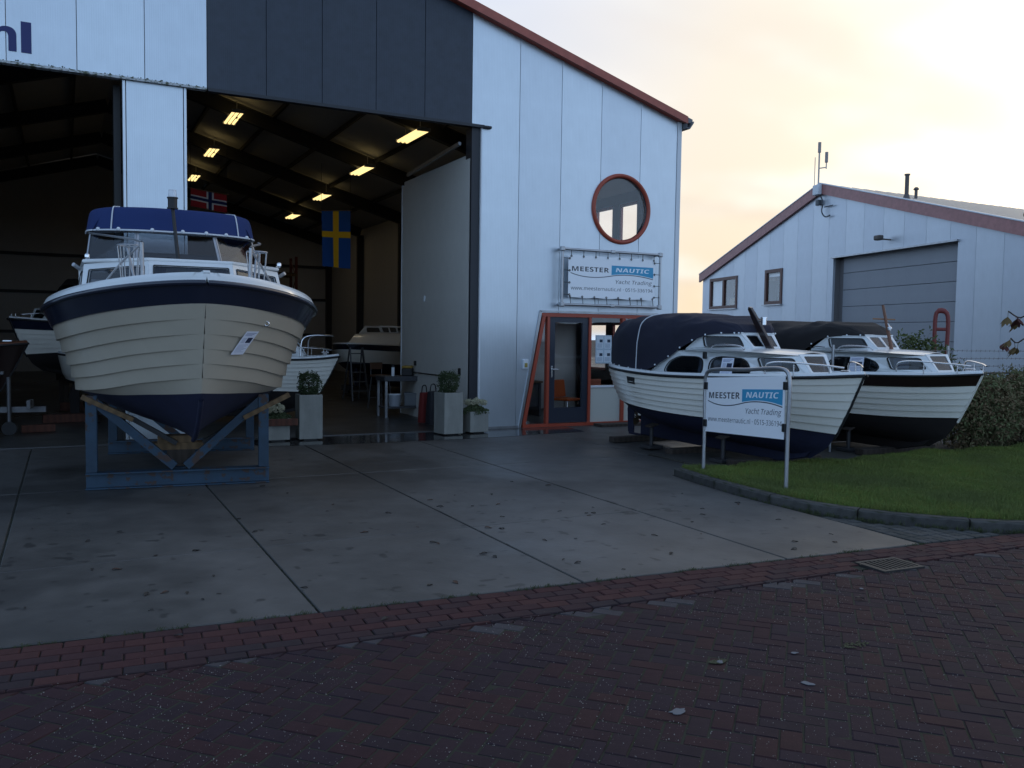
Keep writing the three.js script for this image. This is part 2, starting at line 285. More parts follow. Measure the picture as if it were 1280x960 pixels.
function prism(poly, top, h = 0.08, ch = 0.006) {             // brick with a chamfered top, local to its centre
  const cx = poly.reduce((s, p) => s + p[0], 0) / poly.length, cz = poly.reduce((s, p) => s + p[1], 0) / poly.length;
  const P = poly.map(p => [p[0] - cx, p[1] - cz]); if (area(P) < 0) P.reverse();
  const n = P.length, I = P.map(p => { const l = Math.hypot(...p); return [p[0] * (1 - ch * 1.3 / l), p[1] * (1 - ch * 1.3 / l)]; });
  const pos = [], f = (a, b, c) => pos.push(...a, ...b, ...c);
  for (let i = 0; i < n; i++) {
    const j = (i + 1) % n, a = [P[i][0], -h, P[i][1]], b = [P[j][0], -h, P[j][1]], c = [P[j][0], -ch, P[j][1]], d = [P[i][0], -ch, P[i][1]], e = [I[j][0], 0, I[j][1]], g = [I[i][0], 0, I[i][1]];
    f(a, c, b); f(a, d, c); f(d, e, c); f(d, g, e); if (i > 0 && i < n - 1) f([I[0][0], 0, I[0][1]], e, g);
  }
  const q = new THREE.BufferGeometry(); q.setAttribute('position', new THREE.Float32BufferAttribute(pos, 3)); q.computeVertexNormals();
  return [boxUV(q), cx, cz];
}
const rect = (cx, cz, l, w, a) => [[-l / 2, -w / 2], [l / 2, -w / 2], [l / 2, w / 2], [-l / 2, w / 2]].map(([x, z]) => [cx + x * Math.cos(a) - z * Math.sin(a), cz + x * Math.sin(a) + z * Math.cos(a)]);
function layBricks(list, parent, mats, name, most) {           // the nearest stay single meshes, the rest one piece
  const camD = b => { const d = Math.hypot(b.x - 2.2, b.z + 0.2), ang = Math.atan2(b.x, -b.z); return (ang < rad(-5) || ang > rad(62) ? 50 : 0) + Math.hypot(b.x, b.z) + d * 0.01; };
  list.sort((a, b) => camD(a) - camD(b));
  list.slice(0, most).forEach(b => { const m = obj(name, b.geo, mats[b.tone], parent); m.position.set(b.x, b.y, b.z); m.rotation.set(b.tx, b.a || 0, b.tz); });
  const rest = list.slice(most);
  const by = mats.map((_, i) => rest.filter(b => b.tone === i)).filter(l => l.length);
  const gs = [];
  const pos = [], nor = [], uv = [], col = [];
  const e = new THREE.Euler(), mt = new THREE.Matrix4();
  for (const b of rest) {
    const g = b.geo.clone(); g.applyMatrix4(mt.compose(V(b.x, b.y, b.z), new THREE.Quaternion().setFromEuler(e.set(b.tx, b.a || 0, b.tz)), V(1, 1, 1)));
    pos.push(...g.attributes.position.array); nor.push(...g.attributes.normal.array); uv.push(...g.attributes.uv.array);
    const c = mats[b.tone].color; for (let i = 0; i < g.attributes.position.count; i++) col.push(c.r, c.g, c.b);
  }
  if (!rest.length) return;
  const g = new THREE.BufferGeometry(); for (const [k, a, n] of [['position', pos, 3], ['normal', nor, 3], ['uv', uv, 2], ['color', col, 3]]) g.setAttribute(k, new THREE.Float32BufferAttribute(a, n));
  const m = mats[0].clone(); m.color.set(1, 1, 1); m.vertexColors = true;
  tag(obj(name + '_field', g, m, parent), null, null, null, 'stuff');
}
{
  const W = 0.100, A = rad(45) + rad(1.2), list = [], G = 0.006;
  const whole = prism(rect(0, 0, 2 * W - G, W - G, 0))[0];
  const ca = Math.cos(A), sa = Math.sin(A);
  const nrm = [-0.028, 1], c0 = -4.76 + 0.028 * 0.3;           // z - 0.028 x >= c0 is street
  for (let i = -60; i < 130; i++) for (let j = -130; j < 60; j++) {
    const m = ((i + j) % 4 + 4) % 4; if (m === 1 || m === 3) continue;
    const u = (m === 0 ? i + 1 : i + 0.5) * W, v = (m === 0 ? j + 0.5 : j + 1) * W;
    const x = u * ca - v * sa, z = u * sa + v * ca; const X = x + 2, Z = z - 3;
    if (X < -3.2 || X > 12 || Z < -5.2 || Z > -0.8) continue;
    const yaw = m === 0 ? A : A + Math.PI / 2; let tone = Math.floor(pr() * 7); const patch = fbm(X * 0.9, Z * 0.9, 3, 3); if (patch > 0.2 && pr() < 0.35) tone = pr() < 0.5 ? 2 : 5;
    const y = -0.012 + (pr() - 0.5) * 0.006, tx = (pr() - 0.5) * 0.016, tz = (pr() - 0.5) * 0.012;
    const poly = rect(X, Z, 2 * W - G, W - G, yaw);
    const ds = poly.map(p => p[1] - 0.028 * p[0] - c0);
    if (ds.every(d => d < 0)) continue;
    if (ds.every(d => d >= 0.003)) { list.push({ geo: whole, x: X, y, z: Z, a: -yaw, tone, tx, tz }); continue; }
    const cp = clipPoly(poly, 0.028, -1, -c0 - 0.004); if (cp.length < 3 || Math.abs(area(cp)) < 0.0012) continue;
    const [geo, x2, z2] = prism(cp); list.push({ geo, x: x2, y, z: z2, tone: pr() < 0.28 ? 7 : tone, tx: (pr() - 0.3) * 0.05, tz: 0 });  // some cut border bricks get the pale tone: edges catching light, painted as colour
  }
  layBricks(list, road, mats1, 'brick', 300);
  const sand = std([0.024, 0.026, 0.014], 0.95, { bumpMap: grainTex, bumpScale: 0.004, map: tex(512, 512, (u, v) => { const n = tnoise(u, v, 9, 51, 4); const g = smooth(0.05, 0.35, n); return [lerp(0.8, 0.9, g), lerp(0.8, 1.0, g), lerp(0.85, 0.5, g)]; }) });
  obj('joint_sand', slabOf([[-3.3, -4.8], [12.2, -4.36], [12.2, -0.6], [-3.3, -0.6]], -0.09, -0.0155), sand, road);
  // rows of the band follow the apron's edge
  const bl = [], ang = Math.atan(0.066), wholeB = prism(rect(0, 0, 0.2, 0.097, 0))[0];
  const dx = Math.cos(ang), dz = Math.sin(ang);
  for (let r = -2; r < 8; r++) for (let i = -20; i < 62; i++) {
    const s = i * 0.206 + (r % 2) * 0.103 + (pr() - 0.5) * 0.006, off = 0.062 + r * 0.103;
    const X = -0.34 + s * dx - off * dz, Z = -5.42 + s * dz + off * dx; if (X < -3.4 || (r < 0 && X < 7.75)) continue;
    const poly = rect(X, Z, 0.2, 0.097, ang), ds = poly.map(p => p[1] - 0.028 * p[0] - c0 + 0.006); if (ds.every(d => d > 0)) continue;
    const inside = X < 6.3 || poly.every(p => kerbDist(p[0], p[1]) > 0.078);
    if (!inside) continue;
    const t = r >= 4 && pr() < 0.7 ? 3 + Math.floor(pr() * 2) : Math.floor(pr() * 4), y = -0.006 + (pr() - 0.5) * 0.005;
    if (X > 5.45 && X < 5.95 && Z > -4.78 && Z < -4.42) continue;
    if (ds.every(d => d <= 0)) { bl.push({ geo: wholeB, x: X, y, z: Z, a: -ang, tone: t, tx: (pr() - 0.5) * 0.02, tz: (pr() - 0.5) * 0.014 }); continue; }
    const cp = clipPoly(poly, -0.028, 1, c0 - 0.006); if (cp.length < 3 || Math.abs(area(cp)) < 0.002) continue; const [geo, x2, z2] = prism(cp); bl.push({ geo, x: x2, y, z: z2, tone: t, tx: 0, tz: 0 });
  }
  layBricks(bl, band, mats2, 'brick', 300);
  obj('joint_sand', slabOf([[-3.4, -5.62], [6.5, -4.98], 0, 0, 0, 0, 0, [6.5, -4.6], [-3.4, -4.82]].filter((_, i) => i < 2 || i > 6), -0.095, -0.02), sand, band);
  // small grey setts in the wedge between apron and kerb
  const wl = [], wedge = struct('grey_sett_wedge', null, null, 'mossy grey setts between the concrete tip and the kerb'), ws = prism(rect(0, 0, 0.1, 0.1, 0))[0];
  for (let i = 0; i < 14; i++) for (let j = 0; j < 16; j++) {
    const X = 6.66 + i * 0.106, Z = -6.1 + j * 0.106 + i * 0.007; if (Z > edgeZ(X) - 0.06) continue;
    const ok = X > 6.62 && kerbDist(X, Z) > 0.135;
    if (ok) wl.push({ geo: ws, x: X, y: -0.008 + (pr() - 0.5) * 0.008, z: Z, a: (pr() - 0.5) * 0.06, tone: Math.floor(pr() * 3), tx: (pr() - 0.5) * 0.04, tz: (pr() - 0.5) * 0.04 });
  }
  layBricks(wl, wedge, mats3, 'sett', 300);
  obj('joint_sand', slabOf([[6.5, -6.4], [6.8, -6.4], [7.0, -5.8], [7.35, -5.35], [7.72, -5.03], [8.2, -4.74], [8.8, -4.52], [10, -4.3], [11.9, -4.08], [11.9, -4.4], [7, -4.6], [6.5, -4.9]], -0.095, -0.022), sand, wedge);
}
// kerb stones
const kerbVar = tex(256, 256, (u, v) => { const n = 0.55 + 0.5 * tnoise(u, v, 6, 81, 5) + 0.25 * (R0() - 0.5), m = smooth(0.05, 0.25, tnoise(u, v, 5, 83, 5)); return [n * lerp(1, 0.55, m), n * lerp(1, 0.68, m), n * lerp(1, 0.38, m)]; }); kerbVar.repeat.set(2, 2);
const kerbMat = [0.9, 1, 1.12].map(k => std([0.095 * k, 0.092 * k, 0.085 * k], 0.9, { map: kerbVar, bumpMap: grainTex, bumpScale: 0.006 }));
const kerb = struct('kerb', null, null, 'curved grey stone kerb round the lawn');
const kcurve = new THREE.CatmullRomCurve3(kerbLine.map(([x, z]) => V(x, 0, z)));
{
  const L = kcurve.getLength(), n = Math.round(L / 0.95);
  for (let i = 0; i < n; i++) {
    const sec = [[-0.07, -0.12], [-0.07, 0.075], [-0.055, 0.09], [0.05, 0.092], [0.07, 0.072], [0.07, -0.12]];
    const ring = t => { const p = kcurve.getPointAt(t), d = kcurve.getTangentAt(t), nx = -d.z, nz = d.x; return sec.map(([o, y]) => [p.x + nx * -o * -1, y, p.z + nz * o]); };
    const a = (i + 0.008) / n, b = (i + 0.992) / n, dy = (rng(i + 3)() - 0.5) * 0.01;
    const A = ring(a), Mid = ring((a + b) / 2), B = ring(b), g = grid((u, v) => { const k = Math.round(u * 5), r = v < 0.25 ? A : v < 0.75 ? Mid : B; return [r[k][0], r[k][1] + dy, r[k][2]]; }, 5, 2);
    const cap = R => { const f = []; for (let k = 1; k < 5; k++) f.push(...R[0], ...R[k], ...R[k + 1]); const q = new THREE.BufferGeometry(); q.setAttribute('position', new THREE.Float32BufferAttribute(f.map((v, ii) => ii % 3 === 1 ? v + dy : v), 3)); q.computeVertexNormals(); return q; };
    obj('kerb_stone', merge([toCreasedNormals(g.toNonIndexed(), 0.6), cap(A), cap(B)]), kerbMat[i % 3], kerb);
  }
}
// lawn and soil
const lawnEdge = []; for (let i = 0; i <= 40; i++) { const p = kcurve.getPointAt(i / 40), d = kcurve.getTangentAt(i / 40); lawnEdge.push([p.x + d.z * 0.07, p.z - d.x * 0.07]); }
const farZ = x => -8.55 + 0.10 * Math.sin(x * 2.1) + 0.08 * Math.sin(x * 5.3 + 1);
const lawnPoly = [...lawnEdge, [30, -2], [30, -8.4]]; for (let x = 29; x > 7; x -= 0.5) lawnPoly.push([x, farZ(x)]);
struct('lawn', slabOf(lawnPoly, -0.1, 0.07), std([0.035, 0.045, 0.016], 0.95, { map: greyVar }));
struct('soil_bed', slabOf([[7.62, -10.38], [7.62, -8.5], [40, -8.2], [40, -10.38]], -0.095, 0.02), std([0.075, 0.068, 0.058], 0.95, { map: grime, bumpMap: grainTex, bumpScale: 0.01 }));
struct('yard_ground', slabOf([[13.55, -60], [70, -60], [70, -10.4], [13.55, -10.4]], -0.095, 0.0), concrete[1]);
{
  const r = rng(21), tri = []; const blade = (x, z, h, w, a, l) => { const dx = Math.cos(a) * w, dz = Math.sin(a) * w, lx = -Math.sin(a) * l, lz = Math.cos(a) * l; tri.push([x - dx, 0, z - dz], [x + dx, 0, z + dz], [x + lx * 0.4 + dx * 0.6, h * 0.6, z + lz * 0.4 + dz * 0.6], [x - dx, 0, z - dz], [x + lx * 0.4 + dx * 0.6, h * 0.6, z + lz * 0.4 + dz * 0.6], [x + lx, h, z + lz]); };
  for (let i = 0; i < 9; i++) blade((r() - 0.5) * 0.06, (r() - 0.5) * 0.06, 0.028 + r() * 0.035, 0.0016 + r() * 0.0012, r() * 6.3, 0.01 + r() * 0.025);
  const g = new THREE.BufferGeometry(); g.setAttribute('position', new THREE.Float32BufferAttribute(tri.flat(), 3)); g.computeVertexNormals();
  const inLawn = (x, z) => { let c = false; for (let i = 0, j = lawnPoly.length - 1; i < lawnPoly.length; j = i++) { const [xi, zi] = lawnPoly[i], [xj, zj] = lawnPoly[j]; if ((zi > z) !== (zj > z) && x < (xj - xi) * (z - zi) / (zj - zi) + xi) c = !c; } return c; };
  const ps = []; for (let i = 0; i < 150000; i++) { const x = 6.7 + r() * 9, z = -8.8 + r() * 5.2; if (inLawn(x, z)) ps.push([x, z]); }
  for (let i = 0; i < 3000; i++) { const t = r(), p = kcurve.getPointAt(t * 0.8), d = kcurve.getTangentAt(t * 0.8); const o = 0.06 + r() * 0.06; ps.push([p.x + d.z * o, p.z - d.x * o]); }
  const im = new THREE.InstancedMesh(g, std([0.145, 0.18, 0.046], 0.85, { side: THREE.DoubleSide }), ps.length), c = new THREE.Color();
  ps.forEach(([x, z], i) => { const s = Math.max(0.3, 0.75 + r() * 0.8 + 1.3 * fbm(x * 1.6, z * 1.6, 1, 4)); im.setMatrixAt(i, M4([x, 0.068, z], [0, r() * 6.3, 0], [1, s, 1])); const t = clamp(0.5 + 1.5 * fbm(x * 0.9, z * 0.9, 6, 4) + (r() - 0.5) * 0.5); im.setColorAt(i, c.setRGB(lerp(0.75, 1.35, t * r()), lerp(0.75, 1.1, t), 0.8)); });
  im.name = 'grass'; im.castShadow = im.receiveShadow = true; scene.add(im); tag(im, 'short green lawn grass inside the curved kerb', 'grass', null, 'stuff');
  // weeds and moss in the joints
  const wg = [], moss = []; const wr = rng(9);
  for (let i = 0; i < 420; i++) { const x = -0.6 + wr() * 7.2; if (fbm(x * 2.2, 4, 4, 3) < -0.05) continue; wg.push([x, edgeZ(x) + 0.006 + (wr() - 0.5) * 0.012, 0.35 + 0.4 * wr()]); }
  for (let i = 0; i < 160; i++) { const t = 0.15 + 0.5 * wr(), p = kcurve.getPointAt(t), d = kcurve.getTangentAt(t); wg.push([p.x - d.z * 0.08, p.z + d.x * 0.08, 0.5 + 0.7 * wr()]); }
  for (const [x, n] of [[1.39, 60], [3.25, 26], [-0.46, 40]]) for (let i = 0; i < n; i++) wg.push([x + (wr() - 0.5) * 0.012, -5.4 - wr() * 4, 0.18 + 0.2 * wr()]);
  for (let i = 0; i < 260; i++) { const x = 0.5 + wr() * 5, z = -2 - wr() * 2.6; if (fbm(x * 1.4, z * 1.4, 8, 3) > 0.08) wg.push([x, z, 0.14 + 0.12 * wr()]); }
  const wm = new THREE.InstancedMesh(g, std([0.05, 0.062, 0.022], 0.9, { side: THREE.DoubleSide }), wg.length); wg.forEach(([x, z, s], i) => wm.setMatrixAt(i, M4([x, -0.018, z], [0, wr() * 6.3, 0], [s, s, s]))); wm.name = 'joint_weeds'; wm.castShadow = wm.receiveShadow = true; scene.add(wm);
  tag(wm, 'tiny weeds and moss growing in the paving joints', 'weeds', null, 'stuff');
}
// pale grit on the bricks, scraps and moss cushions
{
  const r = rng(62), g = new THREE.IcosahedronGeometry(0.0014, 0), ps = [];
  for (let i = 0; i < 22000; i++) { const x = -1.5 + r() * 9.5, z = -5.0 + r() * 3.4; if (z > bandZ(x) - 0.3 && fbm(x * 1.1, z * 1.1, 12, 3) + 0.25 * (r() - 0.5) > -0.06) ps.push([x, z, 0.5 + r() * r() * 1.8]); }
  const im = new THREE.InstancedMesh(g, std([0.26, 0.24, 0.22], 0.9), ps.length); ps.forEach(([x, z, s], i) => im.setMatrixAt(i, M4([x, -0.0095, z], [r() * 3, r() * 3, 0], [s * 1.4, s * 0.7, s]))); im.name = 'grit'; im.castShadow = im.receiveShadow = true; scene.add(im); tag(im, 'pale sand grit scattered over the brick street', 'grit', null, 'stuff');
  const blob = (rx, rz, n, h, sd) => { const q = rng(sd), pts = []; for (let i = 0; i < n; i++) { const a = i / n * 6.283, k = 0.65 + 0.5 * q(); pts.push([Math.cos(a) * rx * k, Math.sin(a) * rz * k]); } return slabOf(pts, 0, h, h * 0.3); };
  [[848, 888, 0.05, 'largest'], [900, 826, 0.028, 'small rounded'], [1010, 853, 0.034, 'thin torn'], [993, 815, 0.024, 'tiny'], [1077, 735, 0.022, 'faint']].forEach(([px, py, w, l], i) => { const e = camera; camera.updateMatrixWorld(); const m = camera.matrixWorld.elements, d = V(m[0], m[1], m[2]).multiplyScalar((px - 640) / FPX).add(V(m[4], m[5], m[6]).multiplyScalar((480 - py) / FPX)).sub(V(m[8], m[9], m[10])), t = -EYE.y / d.y; const o = obj('paper_scrap', blob(w, w * 0.6, 14, 0.003, 90 + i), std([0.13, 0.135, 0.15], 0.8)); o.position.set(d.x * t, -0.006, d.z * t); o.rotation.y = i; tag(o, `${l} pale scrap lying on the herringbone bricks`, 'scrap'); });
  [[1070, 804, 0.09, 'wide'], [897, 825, 0.05, 'smaller']].forEach(([px, py, w, l], i) => { const m = camera.matrixWorld.elements, d = V(m[0], m[1], m[2]).multiplyScalar((px - 640) / FPX).add(V(m[4], m[5], m[6]).multiplyScalar((480 - py) / FPX)).sub(V(m[8], m[9], m[10])), t = -EYE.y / d.y; const o = obj('moss_patch', Array.from({ length: 60 }, (_, k) => { const q = rng(k + i * 100), a = q() * 6.3, R = Math.sqrt(q()); return new THREE.IcosahedronGeometry(0.004 + 0.006 * q(), 1).scale(1, 0.45, 1).translate(Math.cos(a) * R * w, 0, Math.sin(a) * R * w * 0.5); }), std([0.055, 0.055, 0.026], 0.95)); o.position.set(d.x * t, -0.008, d.z * t); tag(o, `${l} yellow green moss cushion in the herringbone joints`, 'moss', null, 'stuff'); });
}
// drain grate in the band
{
  const d = thing('drain_grate', 'square cast iron drain grate in the red brick band', 'drain', [5.7, -0.004, -4.6], -0.06);
  const iron = std([0.03, 0.03, 0.03], 0.6, { metalness: 0.3 });
  obj('frame', [bx(0.42, 0.05, 0.03, 0, -0.02, 0.135), bx(0.42, 0.05, 0.03, 0, -0.02, -0.135), bx(0.03, 0.05, 0.24, 0.195, -0.02, 0), bx(0.03, 0.05, 0.24, -0.195, -0.02, 0)], iron, d);
  for (let i = 0; i < 8; i++) obj('bar', bx(0.02, 0.04, 0.24, -0.16 + i * 0.0457, -0.018, 0), iron, d);
  obj('cross_bar', bx(0.36, 0.03, 0.02, 0, -0.025, 0), iron, d);
  obj('pit', bx(0.38, 0.01, 0.26, 0, -0.075, 0), M.black, d);
}
// fallen leaves
{
  const r = rng(33), base = grid((u, v) => { const w = 0.5 * Math.sin(Math.PI * Math.pow(u, 0.8)) * (0.8 + 0.2 * Math.cos(u * 22)); return [(u - 0.5) * 0.09, 0.008 * Math.abs(v - 0.5) * 2 + 0.006 * Math.sin(u * 5), (v - 0.5) * w * 0.1]; }, 8, 2);
  const mats = [[0.018, 0.015, 0.013], [0.024, 0.018, 0.013], [0.06, 0.026, 0.014], [0.014, 0.013, 0.012]].map(c => std(c, 0.7, { side: THREE.DoubleSide }));
  const label = 'dark curled leaf fallen on the concrete yard', lab2 = 'brown leaf fallen on the brick paving';
  for (let i = 0; i < 84; i++) {
    const onBand = i > 70, x = onBand ? 0.2 + r() * 6.2 : -0.4 + r() * 6.8; let z = onBand ? edgeZ(x) + 0.05 + r() * (r() < 0.5 ? 0.4 : 1.6) : edgeZ(x) - 0.15 - r() * r() * 6;
    const l = obj('fallen_leaf', base, mats[Math.floor(r() * (onBand ? 3 : 4)) % 4]); tag(l, onBand ? lab2 : label, 'leaf', onBand ? 'leaves on the bricks' : 'leaves on the concrete');
    l.position.set(x, onBand ? 0.0 : 0.002, z); l.rotation.y = r() * 6.3; const s = 0.35 + r() * 0.45; l.scale.set(s, s, s);
  }
}

/* ---------- pixels to points ---------- */
camera.updateMatrixWorld();
function ray(px, py) { const e = camera.matrixWorld.elements; return V(e[0], e[1], e[2]).multiplyScalar((px - 640) / FPX).add(V(e[4], e[5], e[6]).multiplyScalar((480 - py) / FPX)).sub(V(e[8], e[9], e[10])); }
function hit(px, py, p, n) { const d = ray(px, py), P = V(...p), N = V(...n); return EYE.clone().addScaledVector(d, P.sub(EYE).dot(N) / d.dot(N)); }

/* ---------- boat hall ---------- */
const roofY = x => 6.10 + 0.295 * (x > 1.25 ? 11.15 - x : x + 8.65);
const hall = thing('boat_hall', 'large boat hall with grey panel walls, dark lintel and two open bays', 'building');
const csg = new Evaluator(); csg.useGroups = false; csg.attributes = ['position', 'normal', 'uv'];
const cut = (g, ...tools) => { let b = new Brush(g); b.updateMatrixWorld(); for (const t of tools) { const q = new Brush(t); q.updateMatrixWorld(); b = csg.evaluate(b, q, SUBTRACTION); } return b.geometry; };
const uvFit = g => { for (const k of Object.keys(g.attributes)) if (!['position', 'normal', 'uv'].includes(k)) g.deleteAttribute(k); return g; };
{
  const T = 0.08, G = 0.0035, top = x => roofY(x) - 0.03;
  const pane = (pts, mat, tools = []) => { let g = uvFit(boxUV(extrude(pts, T - 0.008, [], 0.004).translate(0, 0, ZF - T + 0.004))); if (tools.length) g = boxUV(uvFit(cut(g, ...tools))); return obj('wall_panel', g, mat, hall); };
  const entr = extrude([[7.56, -0.1], [7.575, 0.0], [7.98, 2.17], [10.6, 2.17], [10.6, -0.1]], 1).translate(0, 0, ZF - 0.5);
  const circ = new THREE.CylinderGeometry(0.665, 0.665, 1, 64).rotateX(Math.PI / 2).translate(9.73, 4.23, ZF);
  for (const t of [entr, circ]) uvFit(t);
  pane([[6.705, 0.03], [7.46 - G, 0.03], [7.46 - G, top(7.46)], [6.5 + G, top(6.5)], [6.5 + G, 5.49], [6.705, 5.49]], M.panel);
  const xs = [7.46, 8.35, 9.24, 10.16, 11.05];
  for (let i = 0; i < 4; i++) { const a = xs[i] + G * (i ? 1 : 1), b = xs[i + 1] - G; pane([[a, 0.03], [b, 0.03], [b, top(b)], [a, top(a)]], i % 2 ? M.panel : M.panelB, i === 0 ? [entr] : [entr, circ]); }
  obj('corner_trim', bx(0.10, top(11.1) - 0.03, T + 0.012, 11.105, (top(11.1) + 0.03) / 2, ZF - T / 2 + 0.006), M.whiteTrim, hall);
  const ux = [2, 2.9, 3.8, 4.72, 5.6, 6.5];
  for (let i = 0; i < 5; i++) { const a = ux[i] + G, b = ux[i + 1] - G; pane([[a, 5.49], [b, 5.49], [b, top(b)], [a, top(a)]], i % 2 ? M.darkPanel : M.darkPanelB); }
  const lx = [2, 1.11, 0.2, -0.69, -1.58, -2.47, -3.36, -4.25, -5.14, -6.03, -6.92, -7.8, -8.65];
  for (let i = 0; i < lx.length - 1; i++) {
    const b = lx[i] - G, a = lx[i + 1] + G, lo = a < -4.0 ? (i % 2 ? 0.03 : 0.03) : 5.49; const pts = [[a, lo], [b, lo], [b, top(b)]]; if (a < 1.25 && b > 1.25) pts.push([1.25, top(1.25)]); pts.push([a, top(a)]);
    pane(pts, i % 2 ? M.panel : M.panelB);
  }
  // backing behind the seams
  const bk = std([0.12, 0.13, 0.14], 0.8);
  obj('wall_backing', [bx(4.5, 0.12, 0.02, 4.25, 5.56, ZF - T - 0.012), boxUV(extrude([[2, 5.5], [6.5, 5.5], [6.5, top(6.5) - 0.02], [2, top(2) - 0.02]], 0.02).translate(0, 0, ZF - T - 0.024))], bk, hall);
  obj('wall_backing', boxUV(extrude([[-8.6, 5.5], [2, 5.5], [2, top(2) - 0.02], [1.25, top(1.25) - 0.02], [-8.6, top(-8.6) - 0.02]], 0.02).translate(0, 0, ZF - T - 0.024)), bk, hall);
  obj('wall_backing', boxUV(uvFit(cut(uvFit(boxUV(extrude([[6.72, 0], [11.04, 0], [11.04, top(11.04) - 0.02], [6.5, top(6.5) - 0.02], [6.5, 5.5], [6.72, 5.5]], 0.02).translate(0, 0, ZF - T - 0.024))), entr, circ))), bk, hall);
  // base strip, lintel flashing with moss along its edge
  for (const [w, x] of [[0.86, 7.135], [0.44, 10.83]]) obj('base_strip', bx(w, 0.05, 0.10, x, 0.022, ZF - 0.04), M.galv, hall);
  const mossTex = tex(1024, 32, (u, v) => { const n = fbm(u * 90, v * 2, 5, 4) + 0.35 * fbm(u * 16, 0, 2, 3); const k = smooth(-0.05, 0.22, n); return [lerp(0.62, 0.09, k), lerp(0.65, 0.10, k), lerp(0.66, 0.05, k)]; });
  mossTex.repeat.set(0.18, 8);
  obj('lintel_flashing', bx(10.7, 0.035, 0.13, -3.36, 5.468, ZF - 0.02), std([0.8, 0.8, 0.8], 0.7, { map: mossTex }), hall);
  obj('lintel_flashing', bx(4.72, 0.05, 0.13, 4.37, 5.462, ZF - 0.02), M.darkSteel, hall);
  obj('lintel_end_cap', rb(0.16, 0.05, 0.1, 0.02, 6.79, 5.455, ZF + 0.02), M.darkSteel, hall);
  { // tufts of moss hanging over the flashing
    const r = rng(4), g = new THREE.IcosahedronGeometry(0.011, 1), gs = []; for (let i = 0; i < 300; i++) { const x = -1.9 + r() * 3.9, d = fbm(x * 2.2, 1, 3, 3); if (d < -0.08) continue; const s = 0.25 + 0.75 * r(), q = g.clone().scale(s * 1.2, s * (0.5 + r()), s * 0.5); gs.push(q.translate(x, 5.487 + Math.pow(r(), 3) * 0.07 * (d + 0.3), ZF + 0.002)); }
    tag(obj('moss', gs, std([0.05, 0.058, 0.03], 0.95), hall), 'green moss growing along the lintel edge', null, null, 'stuff');
  }
  // pillar between the bays
  obj('pillar', [rb(0.80, 5.44, 0.16, 0.006, 1.25, 2.73, ZF - 0.10), rb(0.04, 5.44, 0.17, 0.006, 0.82, 2.73, ZF - 0.10), rb(0.04, 5.44, 0.17, 0.006, 1.68, 2.73, ZF - 0.10)], M.panel, hall);
  obj('door_jamb', [bx(0.16, 5.44, 0.06, 6.595, 2.72, ZF - 0.06), bx(0.16, 5.44, 0.2, 6.6, 2.72, ZF - 0.2)], M.darkSteel, hall);
  obj('door_jamb', bx(0.1, 5.44, 0.3, 0.74, 2.72, ZF - 0.5), M.black, hall);
  obj('jamb_edge', bx(0.022, 5.46, 0.1, 6.693, 2.75, ZF - 0.04), M.whiteTrim, hall);
  // roof
  for (const s of [1, -1]) {
    const a = [1.25, roofY(1.25)], b = s > 0 ? [11.35, roofY(11.15) - 0.06] : [-8.85, roofY(-8.65) - 0.06];
    obj('roof', boxUV(extrude(s > 0 ? [a, b, [b[0], b[1] + 0.1], [a[0], a[1] + 0.1]].reverse() : [a, b, [b[0], b[1] + 0.1], [a[0], a[1] + 0.1]], 26).translate(0, 0, ZF - 25.9)), M.roofOut, hall);
    obj('roof_lining', boxUV(extrude([[a[0], a[1] - 0.06], [b[0] - 0.3 * s, b[1] + 0.03], [b[0] - 0.3 * s, b[1] - 0.01], [a[0], a[1] - 0.1]], 25.6).translate(0, 0, ZF - 25.75)), M.roofIn, hall);
    obj('fascia', boxUV(extrude([[a[0], a[1] - 0.055], [b[0] - 0.16 * s, b[1] - 0.01], [b[0] - 0.16 * s, b[1] + 0.13], [a[0], a[1] + 0.12]], 0.06).translate(0, 0, ZF + 0.102)), M.fascia, hall);
    obj('fascia_soffit', boxUV(extrude([[a[0], a[1] - 0.05], [b[0] - 0.3 * s, b[1] + 0.04], [b[0] - 0.3 * s, b[1] + 0.055], [a[0], a[1] - 0.03]], 0.1).translate(0, 0, ZF + 0.001)), M.red, hall);
  }
  obj('gutter', boxUV(extrude([[11.17, 5.94], [11.25, 5.93], [11.34, 6.05], [11.35, 6.09], [11.33, 6.09], [11.24, 5.95], [11.18, 5.96], [11.18, 6.05], [11.17, 6.05]], 26).translate(0, 0, ZF - 25.85)), std([0.16, 0.16, 0.17], 0.6), hall);
  // walls and floor inside
  const sideY = 6.0, wz = z => z - (ZF - 25.7);
  const win = (z0, z1, y0, y1) => [[-z1, y0], [-z0, y0], [-z0, y1], [-z1, y1]];
  const holes = [win(-17.75, -16.78, 0.95, 2.05), win(-16.6, -15.9, 0.95, 2.05), win(-17.35, -16.6, 3.3, 4.68), win(-16.38, -15.65, 3.3, 4.68)];
  obj('side_wall', boxUV(extrude([[-ZF + 0.09, 0], [40.0, 0], [40.0, sideY], [-ZF + 0.09, sideY]], 0.12, holes).rotateY(-Math.PI / 2).scale(1, 1, -1).translate(11.15, 0, 0)), M.panelB, hall).material.side = THREE.DoubleSide;
